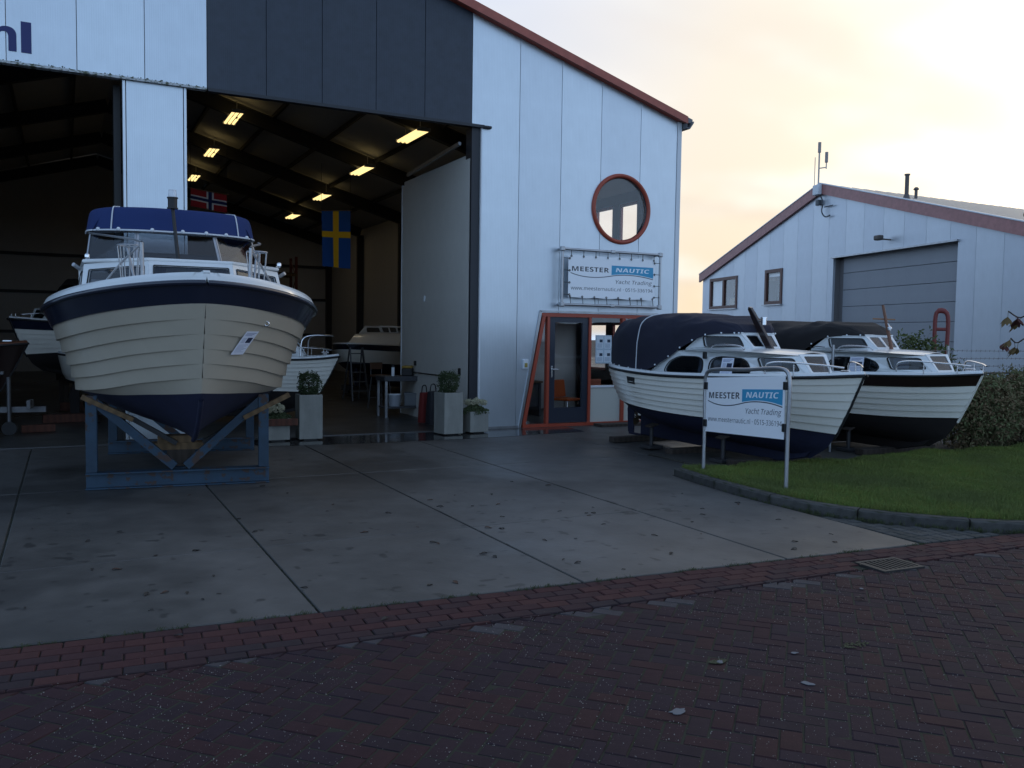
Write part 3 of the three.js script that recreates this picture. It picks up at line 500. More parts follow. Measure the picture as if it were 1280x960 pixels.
  for (const [z0, z1, y0, y1] of [[-17.75, -16.78, 0.95, 2.05], [-16.6, -15.9, 0.95, 2.05], [-17.35, -16.6, 3.3, 4.68], [-16.38, -15.65, 3.3, 4.68]]) {
    const zc = (z0 + z1) / 2, yc = (y0 + y1) / 2, w = z1 - z0, h = y1 - y0, f = obj('side_window', [bx(0.06, 0.06, w, 11.09, y0 + 0.03, zc), bx(0.06, 0.06, w, 11.09, y1 - 0.03, zc), bx(0.06, h - 0.12, 0.06, 11.09, yc, z0 + 0.03), bx(0.06, h - 0.12, 0.06, 11.09, yc, z1 - 0.03)], M.red, hall);
    obj('pane', bx(0.006, h - 0.11, w - 0.11, 11.09, yc, zc), M.glass, f);
  }
  obj('inner_wall', bx(0.12, 6.4, 25.6, -8.6, 3.1, ZF - 12.9), M.hallWall, hall);
  obj('back_wall', boxUV(extrude([[-8.6, 0], [11.05, 0], [11.05, 6.02], [1.25, 8.9], [-8.6, 6.02]], 0.1).translate(0, 0, ZF - 25.7)), M.hallWall, hall);
  for (const y of [1.6, 3.2, 4.7]) obj('wall_rail', bx(19.4, 0.12, 0.08, 1.2, y, ZF - 25.54), M.steelDark, hall);
  obj('hall_side_lining', bx(0.05, 6.0, 21.9, 11.0, 3.0, ZF - 14.6), M.hallWall, hall);
  // steel frames
  for (const z of [-15.0, -19.9, -24.9, -29.9, -34.9, -39.7]) for (const s of [1, -1]) {
    const a = [1.25, roofY(1.25) - 0.42, z], b = s > 0 ? [10.85, roofY(10.85) - 0.36, z] : [-8.35, roofY(-8.35) - 0.36, z];
    obj('rafter', iBeam(a, b, 0.18, 0.38, 0.02, [0, 1, 0]), M.steelDark, hall);
    obj('post', iBeam([b[0], 0, z], [b[0], b[1] - 0.1, z], 0.18, 0.3, 0.02, [1, 0, 0]), M.steelDark, hall);
  }
  for (const x of [2.2, 3.7, 5.2, 6.7, 8.2, 9.7, 0.3, -1.2, -2.7, -4.2, -5.7, -7.2]) obj('purlin', bx(0.07, 0.11, 25.3, x, roofY(x) - 0.19, ZF - 12.9), M.steelDark, hall);
  for (const [x0, x1] of [[6.7, 3.7], [3.7, 6.7]]) obj('wind_brace', rod([x0, roofY(x0) - 0.3, -15.1], [x1, roofY(x1) - 0.3, -19.8], 0.012, 6), M.steelDark, hall);
  // track of the overhead door
  obj('door_track', beamBetween([6.42, 5.2, -14.7], [6.42, 5.05, -17.4], 0.05, 0.06), M.galv, hall);

  // office block: white partition in the bay, rooms behind the front
  obj('partition', [bx(0.10, 4.9, 3.5, 6.56, 2.45, -16.21)], M.innerWall, hall);
  obj('partition_edge', bx(0.12, 4.92, 0.03, 6.56, 2.46, -17.98), M.whiteTrim, hall);
  const room = std([0.72, 0.70, 0.66], 0.8, { map: dirtTex });
  obj('office_back_wall', bx(4.4, 4.88, 0.1, 8.83, 2.44, -18.05), room, hall);
  obj('office_floor', bx(4.4, 0.2, 3.48, 8.83, 2.68, -16.24), room, hall);
  obj('office_ceiling', bx(4.54, 0.1, 3.5, 8.83, 4.95, -16.23), M.innerWall, hall);
  obj('office_lining', boxUV(uvFit(cut(uvFit(bx(4.3, 4.85, 0.02, 8.85, 2.45, ZF - 0.13)), entr, circ))), room, hall);
  obj('partition_socket', [rb(0.02, 0.12, 0.1, 0.01, 6.50, 1.05, -14.8), rb(0.02, 0.1, 0.12, 0.01, 6.50, 1.12, -17.1)], M.black, hall);
  obj('wall_hook', rb(0.03, 0.12, 0.05, 0.01, 6.5, 2.45, -16.6, 0.3), M.whiteTrim, hall);
  obj('cable_rail', rod([6.49, 0.93, -14.8], [6.49, 0.93, -17.8], 0.012, 6), M.black, hall);
  // round window
  const rw = obj('round_window', new THREE.TorusGeometry(0.645, 0.042, 10, 72).scale(1, 1, 1.2).translate(9.73, 4.23, ZF + 0.005), M.red, hall);
  obj('pane', new THREE.CylinderGeometry(0.62, 0.62, 0.01, 64).rotateX(Math.PI / 2).translate(9.73, 4.23, ZF - 0.03), M.glass, rw);
  obj('inner_ring', new THREE.TorusGeometry(0.615, 0.02, 6, 64).translate(9.73, 4.23, ZF - 0.012), M.doorLeaf, rw);
  // office entrance
  const en = obj('entrance_frame', [
    bx(2.62, 0.07, 0.10, 9.29, 2.13, ZF - 0.03), bx(3.0, 0.06, 0.12, 9.1, 0.03, ZF - 0.03),
    beamBetween([7.63, 0.06, ZF - 0.03], [8.03, 2.1, ZF - 0.03], 0.07, 0.10, [0, 0, 1]),
    bx(0.055, 2.04, 0.10, 8.13, 1.08, ZF - 0.03), bx(0.055, 2.04, 0.10, 9.06, 1.08, ZF - 0.03), bx(0.07, 2.04, 0.10, 9.84, 1.08, ZF - 0.03), bx(0.07, 2.04, 0.10, 10.56, 1.08, ZF - 0.03)], M.red, hall);
  obj('trim', [beamBetween([7.535, 0, ZF + 0.012], [7.955, 2.2, ZF + 0.012], 0.05, 0.03, [0, 0, 1]), bx(2.72, 0.03, 0.03, 9.3, 2.2, ZF + 0.012)], M.galv, en);
  const glazing = (pts, mat = M.glass) => obj('pane', extrude(pts, 0.01).translate(0, 0, ZF - 0.035), mat, en);
  glazing([[7.68, 0.06], [8.10, 0.06], [8.10, 2.1], [8.07, 2.1]]); glazing([[9.09, 0.75], [9.80, 0.75], [9.80, 2.1], [9.09, 2.1]]); glazing([[9.88, 0.75], [10.53, 0.75], [10.53, 2.1], [9.88, 2.1]]);
  obj('lower_panel', [bx(0.71, 0.68, 0.03, 9.445, 0.4, ZF - 0.035), bx(0.65, 0.68, 0.03, 10.2, 0.4, ZF - 0.035)], std([0.52, 0.53, 0.48], 0.6), en);
  obj('glazing_bar', bx(1.44, 0.04, 0.06, 9.81, 0.755, ZF - 0.03), M.whiteTrim, en);
  const dr = obj('door', boxUV(extrude([[8.165, 0.07], [9.03, 0.07], [9.03, 2.09], [8.165, 2.09]], 0.05, [[[8.29, 0.36], [8.90, 0.36], [8.90, 1.99], [8.29, 1.99]]]).translate(0, 0, ZF - 0.06)), M.doorLeaf, hall);
  obj('pane', bx(0.61, 1.63, 0.01, 8.595, 1.175, ZF - 0.04), M.glass, dr);
  obj('handle', [rb(0.035, 0.22, 0.012, 0.004, 8.225, 1.05, ZF - 0.002), rod([8.225, 1.1, ZF], [8.225, 1.1, ZF + 0.05], 0.009), rod([8.22, 1.1, ZF + 0.05], [8.34, 1.1, ZF + 0.05], 0.009)], M.chrome, dr);
  obj('doorstep', bx(1.2, 0.05, 0.3, 9.7, 0.025, ZF + 0.28), M.timberOld, hall);
}
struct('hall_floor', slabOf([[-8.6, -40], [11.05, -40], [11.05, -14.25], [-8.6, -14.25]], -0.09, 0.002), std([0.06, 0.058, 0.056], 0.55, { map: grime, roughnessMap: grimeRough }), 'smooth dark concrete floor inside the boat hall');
for (const x of [4.15, -1.7]) obj('threshold', bx(4.9, 0.012, 0.05, x, 0.008, -14.33), std([0.09, 0.09, 0.092], 0.6), hall);

/* lettering on the white panels */
{
  const font = await new FontLoader().loadAsync('fonts/droid/droid_sans_bold.typeface.json');
  const t = thing('wall_lettering', 'dark blue letters nl on the white panels above the bay', 'lettering', [0, 0, ZF + 0.003]);
  const ink = std([0.015, 0.022, 0.13], 0.5);
  for (const [ch, x, w] of [['n', -0.88, 0.32], ['l', -0.505, 0.13]]) {
    const g = new TextGeometry(ch, { font, size: 0.4, depth: 0.006, curveSegments: 5 }); g.computeBoundingBox(); const b = g.boundingBox; g.translate(-b.min.x, 0, 0).scale(w / (b.max.x - b.min.x), ch === 'l' ? 0.43 / b.max.y : 0.335 / b.max.y, 1).translate(x, 5.635, 0); obj('letter', g, ink, t);
  }
}

/* ---------- second hall across the yard ---------- */
{
  const B = thing('neighbour_hall', 'low gabled grey hall with roller door, red fascia and small windows', 'building', [23.59, 0, -21.66], rad(-104.2));
  const D = [-0.245, -0.969], y2 = x => 7.06 - 0.268 * Math.abs(x + 1), W0 = -10.45, W1 = 8.45;
  const wallA = std([0.64, 0.68, 0.73], 0.45, { ...panelRib, map: dirtTex, metalness: 0.6 }), wallB = std([0.625, 0.665, 0.72], 0.47, { ...panelRib, map: dirtTex, metalness: 0.6 });
  const door = [-0.17, 5.78, 4.55], w1 = [-9.69, -7.1, 3.0, 4.37], w2 = [-4.78, -3.49, 3.06, 4.43];
  const boxTool = ([a, b, c, d]) => uvFit(bx(b - a, d - c, 1, (a + b) / 2, (c + d) / 2, 0));
  for (let i = 0; i < 19; i++) {
    const a = W0 + i * (W1 - W0) / 19 + 0.004, b = W0 + (i + 1) * (W1 - W0) / 19 - 0.004; const pts = [[a, 0], [b, 0], [b, y2(b)]]; if (a < -1 && b > -1) pts.push([-1, y2(-1)]); pts.push([a, y2(a)]);
    let g = uvFit(boxUV(extrude(pts, 0.08).translate(0, 0, -0.08))); const tools = [];
    if (b > door[0] && a < door[1]) tools.push(boxTool([door[0], door[1], -1, door[2]])); if (b > w1[0] && a < w1[1]) tools.push(boxTool(w1)); if (b > w2[0] && a < w2[1]) tools.push(boxTool(w2));
    if (a > door[0] && b < door[1]) { const p2 = [[a, door[2]], [b, door[2]], [b, y2(b)], [a, y2(a)]]; g = uvFit(boxUV(extrude(p2, 0.08).translate(0, 0, -0.08))); } else if (tools.length) g = boxUV(uvFit(cut(g, ...tools)));
    obj('wall_panel', g, i % 2 ? wallA : wallB, B);
  }
  obj('wall_backing', boxUV(uvFit(cut(uvFit(boxUV(extrude([[W0 + 0.02, 0.01], [W1 - 0.02, 0.01], [W1 - 0.02, y2(W1) - 0.03], [-1, y2(-1) - 0.03], [W0 + 0.02, y2(W0) - 0.03]], 0.03).translate(0, 0, -0.05))), boxTool([door[0] - 0.01, door[1] + 0.01, -1, door[2] + 0.01]), boxTool(w1), boxTool(w2)))), wallB, B);
  // body behind, skewed with the plot
  const skew = (g) => { const p = g.attributes.position; for (let i = 0; i < p.count; i++) { const z = p.getZ(i); p.setX(i, p.getX(i) + (z / D[1]) * D[0]); } g.computeVertexNormals(); return boxUV(g); };
  for (const [a, b] of [[W0 - 0.15, -1], [-1, W1 + 0.15]]) obj('roof', skew(extrude([[a, y2(a) + 0.02], [b, y2(b) + 0.02], [b, y2(b) + 0.12], [a, y2(a) + 0.12]], 26).translate(0, 0, -25.9)), std([0.5, 0.48, 0.46], 0.35, { map: greyVar, metalness: 0.6 }), B);
  for (let i = 0; i < 44; i++) { const x = -1 + (W1 + 1) * (i % 1), z = -0.3 - i * 0.58; obj('roof_rib', beamBetween([-1 + (z / D[1]) * D[0], y2(-1) + 0.13, z], [W1 + (z / D[1]) * D[0], y2(W1) + 0.13, z], 0.09, 0.05), std([0.5, 0.48, 0.46], 0.35, { metalness: 0.6 }), B); }
  obj('side_wall', skew(extrude([[W0, 0], [W0 + 0.1, 0], [W0 + 0.1, y2(W0)], [W0, y2(W0)]], 25.7).translate(0, 0, -25.8)), wallA, B); obj('side_wall', skew(extrude([[W1 - 0.1, 0], [W1, 0], [W1, y2(W1)], [W1 - 0.1, y2(W1)]], 25.7).translate(0, 0, -25.8)), wallA, B);
  obj('back_wall', skew(extrude([[W0, 0], [W1, 0], [W1, y2(W1)], [-1, y2(-1)], [W0, y2(W0)]], 0.1).translate(0, 0, -25.9)), wallA, B);
  const fz = 0.03, fm = std([0.50, 0.23, 0.21], 0.5, { map: greyVar });
  obj('fascia', boxUV(extrude([[W0 - 0.2, y2(W0 - 0.2) - 0.2], [-1, y2(-1) - 0.2], [-1, y2(-1) + 0.15], [W0 - 0.2, y2(W0 - 0.2) + 0.15]], 0.08).translate(0, 0, fz)), fm, B);
  obj('fascia', boxUV(extrude([[-1, y2(-1) - 0.2], [W1 + 0.2, y2(W1 + 0.2) - 0.2], [W1 + 0.2, y2(W1 + 0.2) + 0.15], [-1, y2(-1) + 0.15]], 0.08).translate(0, 0, fz)), fm, B);
  obj('fascia_cap', [beamBetween([-1, y2(-1) + 0.17, 0.07], [W1 + 0.2, y2(W1 + 0.2) + 0.17, 0.07], 0.12, 0.03), beamBetween([-1, y2(-1) + 0.17, 0.07], [W0 - 0.2, y2(W0 - 0.2) + 0.17, 0.07], 0.12, 0.03)], M.whiteTrim, B);
  // roller door
  const rd = obj('roller_door', [bx(0.28, 4.5, 0.05, -0.03, 2.25, -0.27), bx(6.2, 0.12, 0.3, 2.8, 4.62, -0.22), bx(0.1, 4.5, 0.3, -0.2, 2.25, -0.23), bx(0.1, 4.5, 0.3, 5.83, 2.25, -0.23)], std([0.17, 0.16, 0.16], 0.6), B);
  const dm = [std([0.31, 0.32, 0.345], 0.5, { map: dirtTex }), std([0.32, 0.33, 0.355], 0.5, { map: dirtTex })];
  for (let i = 0; i < 8; i++) obj('door_section', rb(5.65, 0.56, 0.05, 0.012, 2.93, 0.29 + i * 0.57, -0.25), dm[i % 2], rd);
  obj('flashing', bx(6.05, 0.05, 0.1, 2.8, 4.545, 0.03), M.galv, B);
  // windows
  const fr = std([0.13, 0.055, 0.04], 0.5);
  const win = ([a, b, c, d], mull) => { const w = obj('window', [bx(b - a, 0.13, 0.09, (a + b) / 2, c + 0.065, -0.01), bx(b - a, 0.13, 0.09, (a + b) / 2, d - 0.065, -0.01), bx(0.13, d - c - 0.26, 0.09, a + 0.065, (c + d) / 2, -0.01), bx(0.13, d - c - 0.26, 0.09, b - 0.065, (c + d) / 2, -0.01), mull ? bx(0.14, d - c - 0.26, 0.09, mull, (c + d) / 2, -0.01) : null], fr, B); obj('pane', bx(b - a - 0.24, d - c - 0.24, 0.012, (a + b) / 2, (c + d) / 2, -0.03), M.glass, w); obj('sill', bx(b - a + 0.1, 0.04, 0.12, (a + b) / 2, c - 0.02, 0.05), M.galv, w); return w; };
  const A1 = win(w1, -8.35), A2 = win(w2);
  obj('blind', bx(1.05, 1.1, 0.02, -9.0, 3.7, -0.1), std([0.72, 0.74, 0.76], 0.7), A1); obj('room_back', bx(1.3, 1.3, 0.02, -7.75, 3.7, -0.5), std([0.12, 0.085, 0.065], 0.8), A1); obj('shelf', bx(1.1, 0.3, 0.1, -7.75, 3.3, -0.3), std([0.25, 0.2, 0.12], 0.8), A1);
  obj('blind', bx(1.0, 0.1, 0.04, -4.135, 4.2, -0.1), M.whiteTrim, A2); obj('room_back', bx(1.2, 1.3, 0.02, -4.135, 3.7, -0.5), std([0.16, 0.16, 0.16], 0.8), A2);
  // lamp above the door, camera and cable at the ridge
  const lp = obj('wall_lamp', [rb(0.28, 0.16, 0.2, 0.05, 2.7, 4.92, 0.32), rod([2.9, 4.85, 0.02], [2.75, 4.88, 0.3], 0.025)], std([0.10, 0.085, 0.075], 0.6), B);
  obj('junction_box', rb(0.36, 0.36, 0.16, 0.03, -1, 6.98, 0.2), M.whiteTrim, B);
  obj('cable', [tube([[-0.95, 6.8, 0.1], [-0.75, 6.5, 0.12], [-0.8, 6.2, 0.12], [-0.6, 6.0, 0.1], [-0.35, 6.02, 0.08]], 0.025, 24, 6), rod([-0.7, 6.35, 0.08], [-0.2, 6.35, 0.08], 0.02), rb(0.2, 0.2, 0.14, 0.03, -1.05, 6.55, 0.1)], std([0.10, 0.11, 0.12], 0.6), B);
  // aerials on the ridge, flue and vent on the roof
  const mast = thing('antenna_mast', 'thin roof aerial mast with two stub antennas on the gable ridge', 'antenna'); mast.position.copy(hit(1023, 230, [23.8, 7.2, -22.6], [0.969, 0, 0.245]));
  obj('pole', rod([0, -0.2, 0], [0, 1.1, 0], 0.028), std([0.5, 0.45, 0.4], 0.5), mast);
  obj('side_arm', [rod([0, 0.55, 0], [0.08, 0.55, 0.26], 0.02), rod([0.08, 0.5, 0.26], [0.08, 0.75, 0.26], 0.02)], std([0.5, 0.45, 0.4], 0.5), mast);
  for (const [x, y, z] of [[0, 1.1, 0], [0.08, 0.72, 0.26]]) obj('stub_antenna', rod([x, y, z], [x, y + 0.36, z], 0.055, 10), std([0.32, 0.28, 0.26], 0.5), mast);
  obj('whip', rod([-0.05, -0.1, -0.14], [-0.05, 0.95, -0.14], 0.012), std([0.4, 0.36, 0.33], 0.5), mast);
  const e = new THREE.Euler(0, rad(-104.2), 0), rn = V(0.268, 1, 0).normalize().applyEuler(e), rp = V(-1, 7.18, 0).applyEuler(e).add(V(23.59, 0, -21.66));
  const flue = thing('flue_pipe', 'tall narrow flue pipe standing on the neighbouring roof', 'flue'); flue.position.copy(hit(1133, 249, rp.toArray(), rn.toArray()));
  obj('pipe', rod([0, -0.1, 0], [0, 0.74, 0], 0.062, 12), std([0.11, 0.09, 0.08], 0.5), flue); obj('cap', rod([0, 0.73, 0], [0, 0.77, 0], 0.085, 12), std([0.11, 0.09, 0.08], 0.5), flue); obj('collar', rod([0, -0.1, 0], [0, 0.15, 0], 0.15, 12, 0.07), std([0.11, 0.09, 0.08], 0.5), flue);
  const vent = thing('roof_vent', 'small mushroom roof vent beyond the flue pipe', 'vent'); vent.position.copy(hit(1145, 244, rp.toArray(), rn.toArray()));
  obj('stem', rod([0, -0.1, 0], [0, 0.2, 0], 0.05, 10), std([0.11, 0.09, 0.08], 0.5), vent); obj('cap', new THREE.SphereGeometry(0.09, 12, 6, 0, 6.3, 0, 1.6).translate(0, 0.18, 0), std([0.11, 0.09, 0.08], 0.5), vent);
}

/* ---------- boats ---------- */
const curveOf = pts => t => { if (t <= pts[0][0]) return pts[0][1]; for (let i = 0; i < pts.length - 1; i++) if (t <= pts[i + 1][0]) { const q = (t - pts[i][0]) / (pts[i + 1][0] - pts[i][0]); return lerp(pts[i][1], pts[i + 1][1], q); } return pts[pts.length - 1][1]; };
const smoothOf = pts => { const c = new THREE.SplineCurve(pts.map(p => new THREE.Vector2(...p))).getPoints(160).map(p => [p.x, p.y]); return curveOf(c); };
function makeHull(root, p) {
  const { L, b, s, cb, cy, k, stemX, sternX, n, lap, vb, m } = p, N = p.N || 48;
  const uu = t => { const a = 1 - Math.pow(1 - t, 1.7); return p.round ? (t < 0.5 ? 0.5 * Math.pow(2 * t, 1.5) : 0.5 + 0.5 * (1 - Math.pow(2 - 2 * t, 1.7))) : a; };
  const pt = (u, v) => {
    let y, z; if (v <= 1) { y = lerp(k(u), cy(u), Math.pow(v, p.rise || 1)); z = cb(u) * (v + (p.bulge || 0) * Math.sin(Math.PI * v)); } else { const q = v - 1; y = lerp(cy(u), s(u), q); z = lerp(cb(u), b(u), q) + (p.flare || 0) * Math.sin(Math.PI * q) * b(u) * (u > 0.6 ? 1 : u / 0.6); }
    return [lerp(sternX(y), stemX(y), u), y, z];
  };
  const H = { pt, uu, N, p };
  const strip = (v0, v1, sg, off, nv, t0 = 0, t1 = 1, g0) => grid((a, c) => { const u = uu(lerp(t0, t1, a)), f0 = typeof v0 === 'function' ? v0(u) : v0, f1 = typeof v1 === 'function' ? v1(u) : v1, q = pt(u, lerp(f0, f1, c)); const o = typeof off === 'function' ? off(u, c) : off; return [q[0], q[1], sg * (q[2] + o)]; }, N, nv, (a, c, q) => [q[0], q[1]]);
  H.strip = strip;
  const vw = p.vw || (() => 1);
  for (const sg of [1, -1]) {
    const under = obj('bottom', strip(0, vw, sg, 0, 8), m.bottom, root); under.userData.label = 'dark painted underwater hull';
    if (p.vw) obj('boot_top', strip(vw, 1, sg, 0, 2), m.top, root);
    const tp = u => lap * (p.fade ? 1 - smooth(p.fade, p.fade + 0.05, u) : 1) * (u < 0.04 && p.round ? u / 0.04 : 1);
    const v1 = vb || 2;
    for (let i = 0; i < n; i++) { const a = 1 + i * (v1 - 1) / n, c = 1 + (i + 1) * (v1 - 1) / n; obj('strake', merge([strip(a, c, sg, (u, q) => tp(u) * (1 - q), 2), grid((x, w) => { const q = pt(uu(x), a); return [q[0], q[1], sg * (q[2] + tp(uu(x)) * w)]; }, N, 1)]), m.top, root); }
    if (vb) obj('bulwark', merge([strip(vb, 2, sg, u => 0.018 * Math.min(1, (1 - u) * 14), 3), grid((x, w) => { const q = pt(uu(x), vb); return [q[0], q[1], sg * (q[2] + 0.018 * w * Math.min(1, (1 - uu(x)) * 14))]; }, N, 1)]), m.band, root);
  }
  if (!p.round) obj('transom', grid((a, c) => { const q = pt(0, c * 2); return [q[0], q[1], lerp(-1, 1, a) * q[2]]; }, 6, 16), m.top, root);
  const rail = sg => { const pts = []; for (let i = 0; i <= 60; i++) { const q = pt(uu(i / 60), 2); pts.push([q[0] + 0.01, q[1], sg * (q[2] + 0.012)]); } return tube(pts, p.railR || 0.022, 120, 6); };
  obj('rub_rail', [rail(1), rail(-1)], m.rail, root);
  obj('deck', grid((a, c) => { const q = pt(uu(a), 2), w = lerp(-1, 1, c); return [q[0], q[1] + 0.012 + 0.05 * (1 - w * w) * Math.min(1, q[2]), w * q[2]]; }, N, 8), m.deck, root);
  const lip = sg => grid((a, c) => { const q = pt(uu(a), 2), prof = [[0.012, 0], [0.0, p.lip * 0.6], [-0.02, p.lip], [-0.075, p.lip * 1.02], [-0.085, 0]][Math.round(c * 4)]; return [q[0] - (a > 0.97 ? -prof[0] * 0.5 : 0), q[1] + prof[1], sg * Math.max(0, q[2] + prof[0])]; }, N * 2, 4);
  if (p.lip) obj('gunwale', [lip(1), lip(-1)], m.deck, root);
  return H;
}
function cabin(root, st, wins, o) {                            // hollow house: st = [x, halfBase, yBase, halfTop, yTop]
  const wallZ = (x, y) => { let i = 0; while (i < st.length - 2 && x > st[i + 1][0]) i++; const a = st[i], c = st[i + 1], q = clamp((x - a[0]) / (c[0] - a[0])), wb = lerp(a[1], c[1], q), yb = lerp(a[2], c[2], q), wt = lerp(a[3], c[3], q), yt = lerp(a[4], c[4], q); return lerp(wb, wt, clamp((y - yb) / Math.max(0.02, yt - yb))); };
  const onSide = (poly, off, th, sg, holes = []) => { const g = extrude(poly, 1, holes), p = g.attributes.position; for (let i = 0; i < p.count; i++) { const z = wallZ(p.getX(i), p.getY(i)) + off + p.getZ(i) * th; p.setZ(i, sg * z); } if (sg < 0) { for (let i = 0; i < p.count; i += 3) { const a = [p.getX(i), p.getY(i), p.getZ(i)]; p.setXYZ(i, p.getX(i + 1), p.getY(i + 1), p.getZ(i + 1)); p.setXYZ(i + 1, ...a); } } g.computeVertexNormals(); return g; };
  const outline = [...st.map(a => [a[0], a[2]]), ...st.slice().reverse().filter(a => a[4] - a[2] > 0.005).map(a => [a[0], a[4]])];
  const house = obj(o.name || 'cabin', new THREE.BufferGeometry(), o.mat, root), parts = [];
  for (const sg of [1, -1]) {
    parts.push(onSide(outline, -0.028, 0.028, sg, wins.map(w => round(w.poly, w.r || 0.05))));
    for (const w of wins) {
      const rp = round(w.poly, w.r || 0.05), op = round(inset(w.poly, -0.0), w.r || 0.05);
      const wd = obj('window', onSide(round(w.outer || grow(w.poly, 0.014), (w.r || 0.05) + 0.012), 0.001, 0.008, sg, [rp]), o.gasket || M.rubber, house);
      obj('pane', onSide(rp, -0.016, 0.006, sg), w.mat || o.pane || M.tint, wd);
      if (w.curtain) obj('curtain', onSide(round(w.curtain, 0.02), -0.05, 0.004, sg), M.curtainNet, wd);
    }
  }
  const n = st.length, fr = o.front ? n - 2 : n - 1, cam = o.camber ?? 0.03;
  if (!o.noRoof) parts.push(grid((a, c) => { const f = a * fr, i = Math.min(fr - 1, Math.floor(f)), q = f - i, A = st[i], B = st[i + 1], w = lerp(-1, 1, c), wt = lerp(A[3], B[3], q) + 0.012; return [lerp(A[0], B[0], q), lerp(A[4], B[4], q) + cam * (1 - w * w) + 0.004, w * wt]; }, fr * 3, 12));
  house.geometry = merge(parts);
  if (o.front) {
    const a = st[n - 2], c = st[n - 1], quad = [[c[0], c[4], c[3]], [c[0], c[4], -c[3]], [a[0], a[4] + cam * 0.6, -a[3]], [a[0], a[4] + cam * 0.6, a[3]]];
    const hs = o.front.map(f => round(f, 0.06)); const ff = obj('front_frame', onQuad(quad, [[0, 0], [1, 0], [1, 1], [0, 1]], -0.02, 0.024, hs), o.mat, house);
    o.front.forEach((f, i) => { const pn = obj('front_pane', onQuad(quad, hs[i], -0.01, 0.006), o.frontMat || o.pane || M.tint, house); });
  }
  house.wallZ = wallZ; house.onSide = onSide; return house;
}
const grow = (poly, d) => { const c = poly.reduce((s, p) => [s[0] + p[0] / poly.length, s[1] + p[1] / poly.length], [0, 0]); return poly.map(p => { const l = Math.hypot(p[0] - c[0], p[1] - c[1]); return [p[0] + (p[0] - c[0]) / l * d * 1.4, p[1] + (p[1] - c[1]) / l * d * 1.4]; }); };
function canvas(root, st, mat, seed, o = {}) {                 // fabric over hoops: st = [x, halfWidth, yBase, yTop]
  const X = smoothOf(st.map((a, i) => [i, a[0]])), cols = [1, 2, 3].map(j => smoothOf(st.map((a, i) => [i, a[j]]))), e = o.e || 0.55, n = st.length - 1;
  const fn = (a, c) => {
    const f = a * n, x = X(f), w = cols[0](f), yb = cols[1](f), yt = cols[2](f), th = lerp(-Math.PI / 2, Math.PI / 2, c), sn = Math.sin(th), cs = Math.max(0, Math.cos(th));
    const wr = 0.036 * fbm(x * 2.4 + seed, th * 1.5, seed, 4) + 0.011 * Math.sin((x * 8 + th * 2.6) + 5 * fbm(x * 1.3, th, seed + 4, 3)) * cs, sag = -0.03 * Math.abs(Math.sin(f * Math.PI)) * cs;
    const py = Math.pow(cs, e), pz = Math.sign(sn) * Math.pow(Math.abs(sn), e * 0.8);
    return [x + wr * 0.5, yb + (yt - yb) * py + (wr + sag) * Math.min(1, (yt - yb) * 3) * Math.min(1, cs * 3), pz * (w + wr * (cs > 0.05 ? 1 : 0))];
  };
  const c = obj('canvas_cover', grid(fn, n * 8, 40, (a, v, q) => [q[0] * 12, q[1] * 12]), mat, root);
  for (const f of o.seams || []) { const pts = []; for (let i = 0; i <= 40; i++) { const q = fn(f, i / 40); pts.push([q[0], q[1] + 0.008, q[2] * 1.012]); } obj('seam', tube(pts, 0.009, 60, 5), M.seam, c); }
  const dots = []; if (o.studs) for (const sg of [0, 1]) for (let i = 0; i <= o.studs; i++) { const q = fn(lerp(0.03, 0.97, i / o.studs), sg); dots.push(new THREE.SphereGeometry(0.014, 6, 4).translate(q[0], q[1] + 0.012, q[2] * 1.015)); } if (dots.length) obj('stud', dots, M.whiteTrim, c);
  return c;
}
const noticeTex = (() => { const c = document.createElement('canvas'); c.width = 128; c.height = 180; const g = c.getContext('2d'); g.fillStyle = '#dfe3ef'; g.fillRect(0, 0, 128, 180); g.fillStyle = '#7a83a8'; for (let i = 0; i < 3; i++) g.fillRect(14, 14 + i * 9, 100 - i * 14, 4); g.fillStyle = '#26304a'; g.fillRect(60, 50, 54, 40); g.fillStyle = '#9aa1b8'; for (let i = 0; i < 6; i++) g.fillRect(14, 52 + i * 7, 38, 3); for (let i = 0; i < 7; i++) g.fillRect(14, 104 + i * 9, 100 - (i % 3) * 16, 3); const t = new THREE.CanvasTexture(c); t.colorSpace = THREE.SRGBColorSpace; return t; })();
const noticeMat = new THREE.MeshStandardMaterial({ map: noticeTex, roughness: 0.6, side: THREE.DoubleSide });
function sheet(a, b, c, d) { return grid((u, v) => { const A = V(...a).lerp(V(...b), u), B = V(...d).lerp(V(...c), u); return A.lerp(B, v).toArray(); }, 4, 6); }

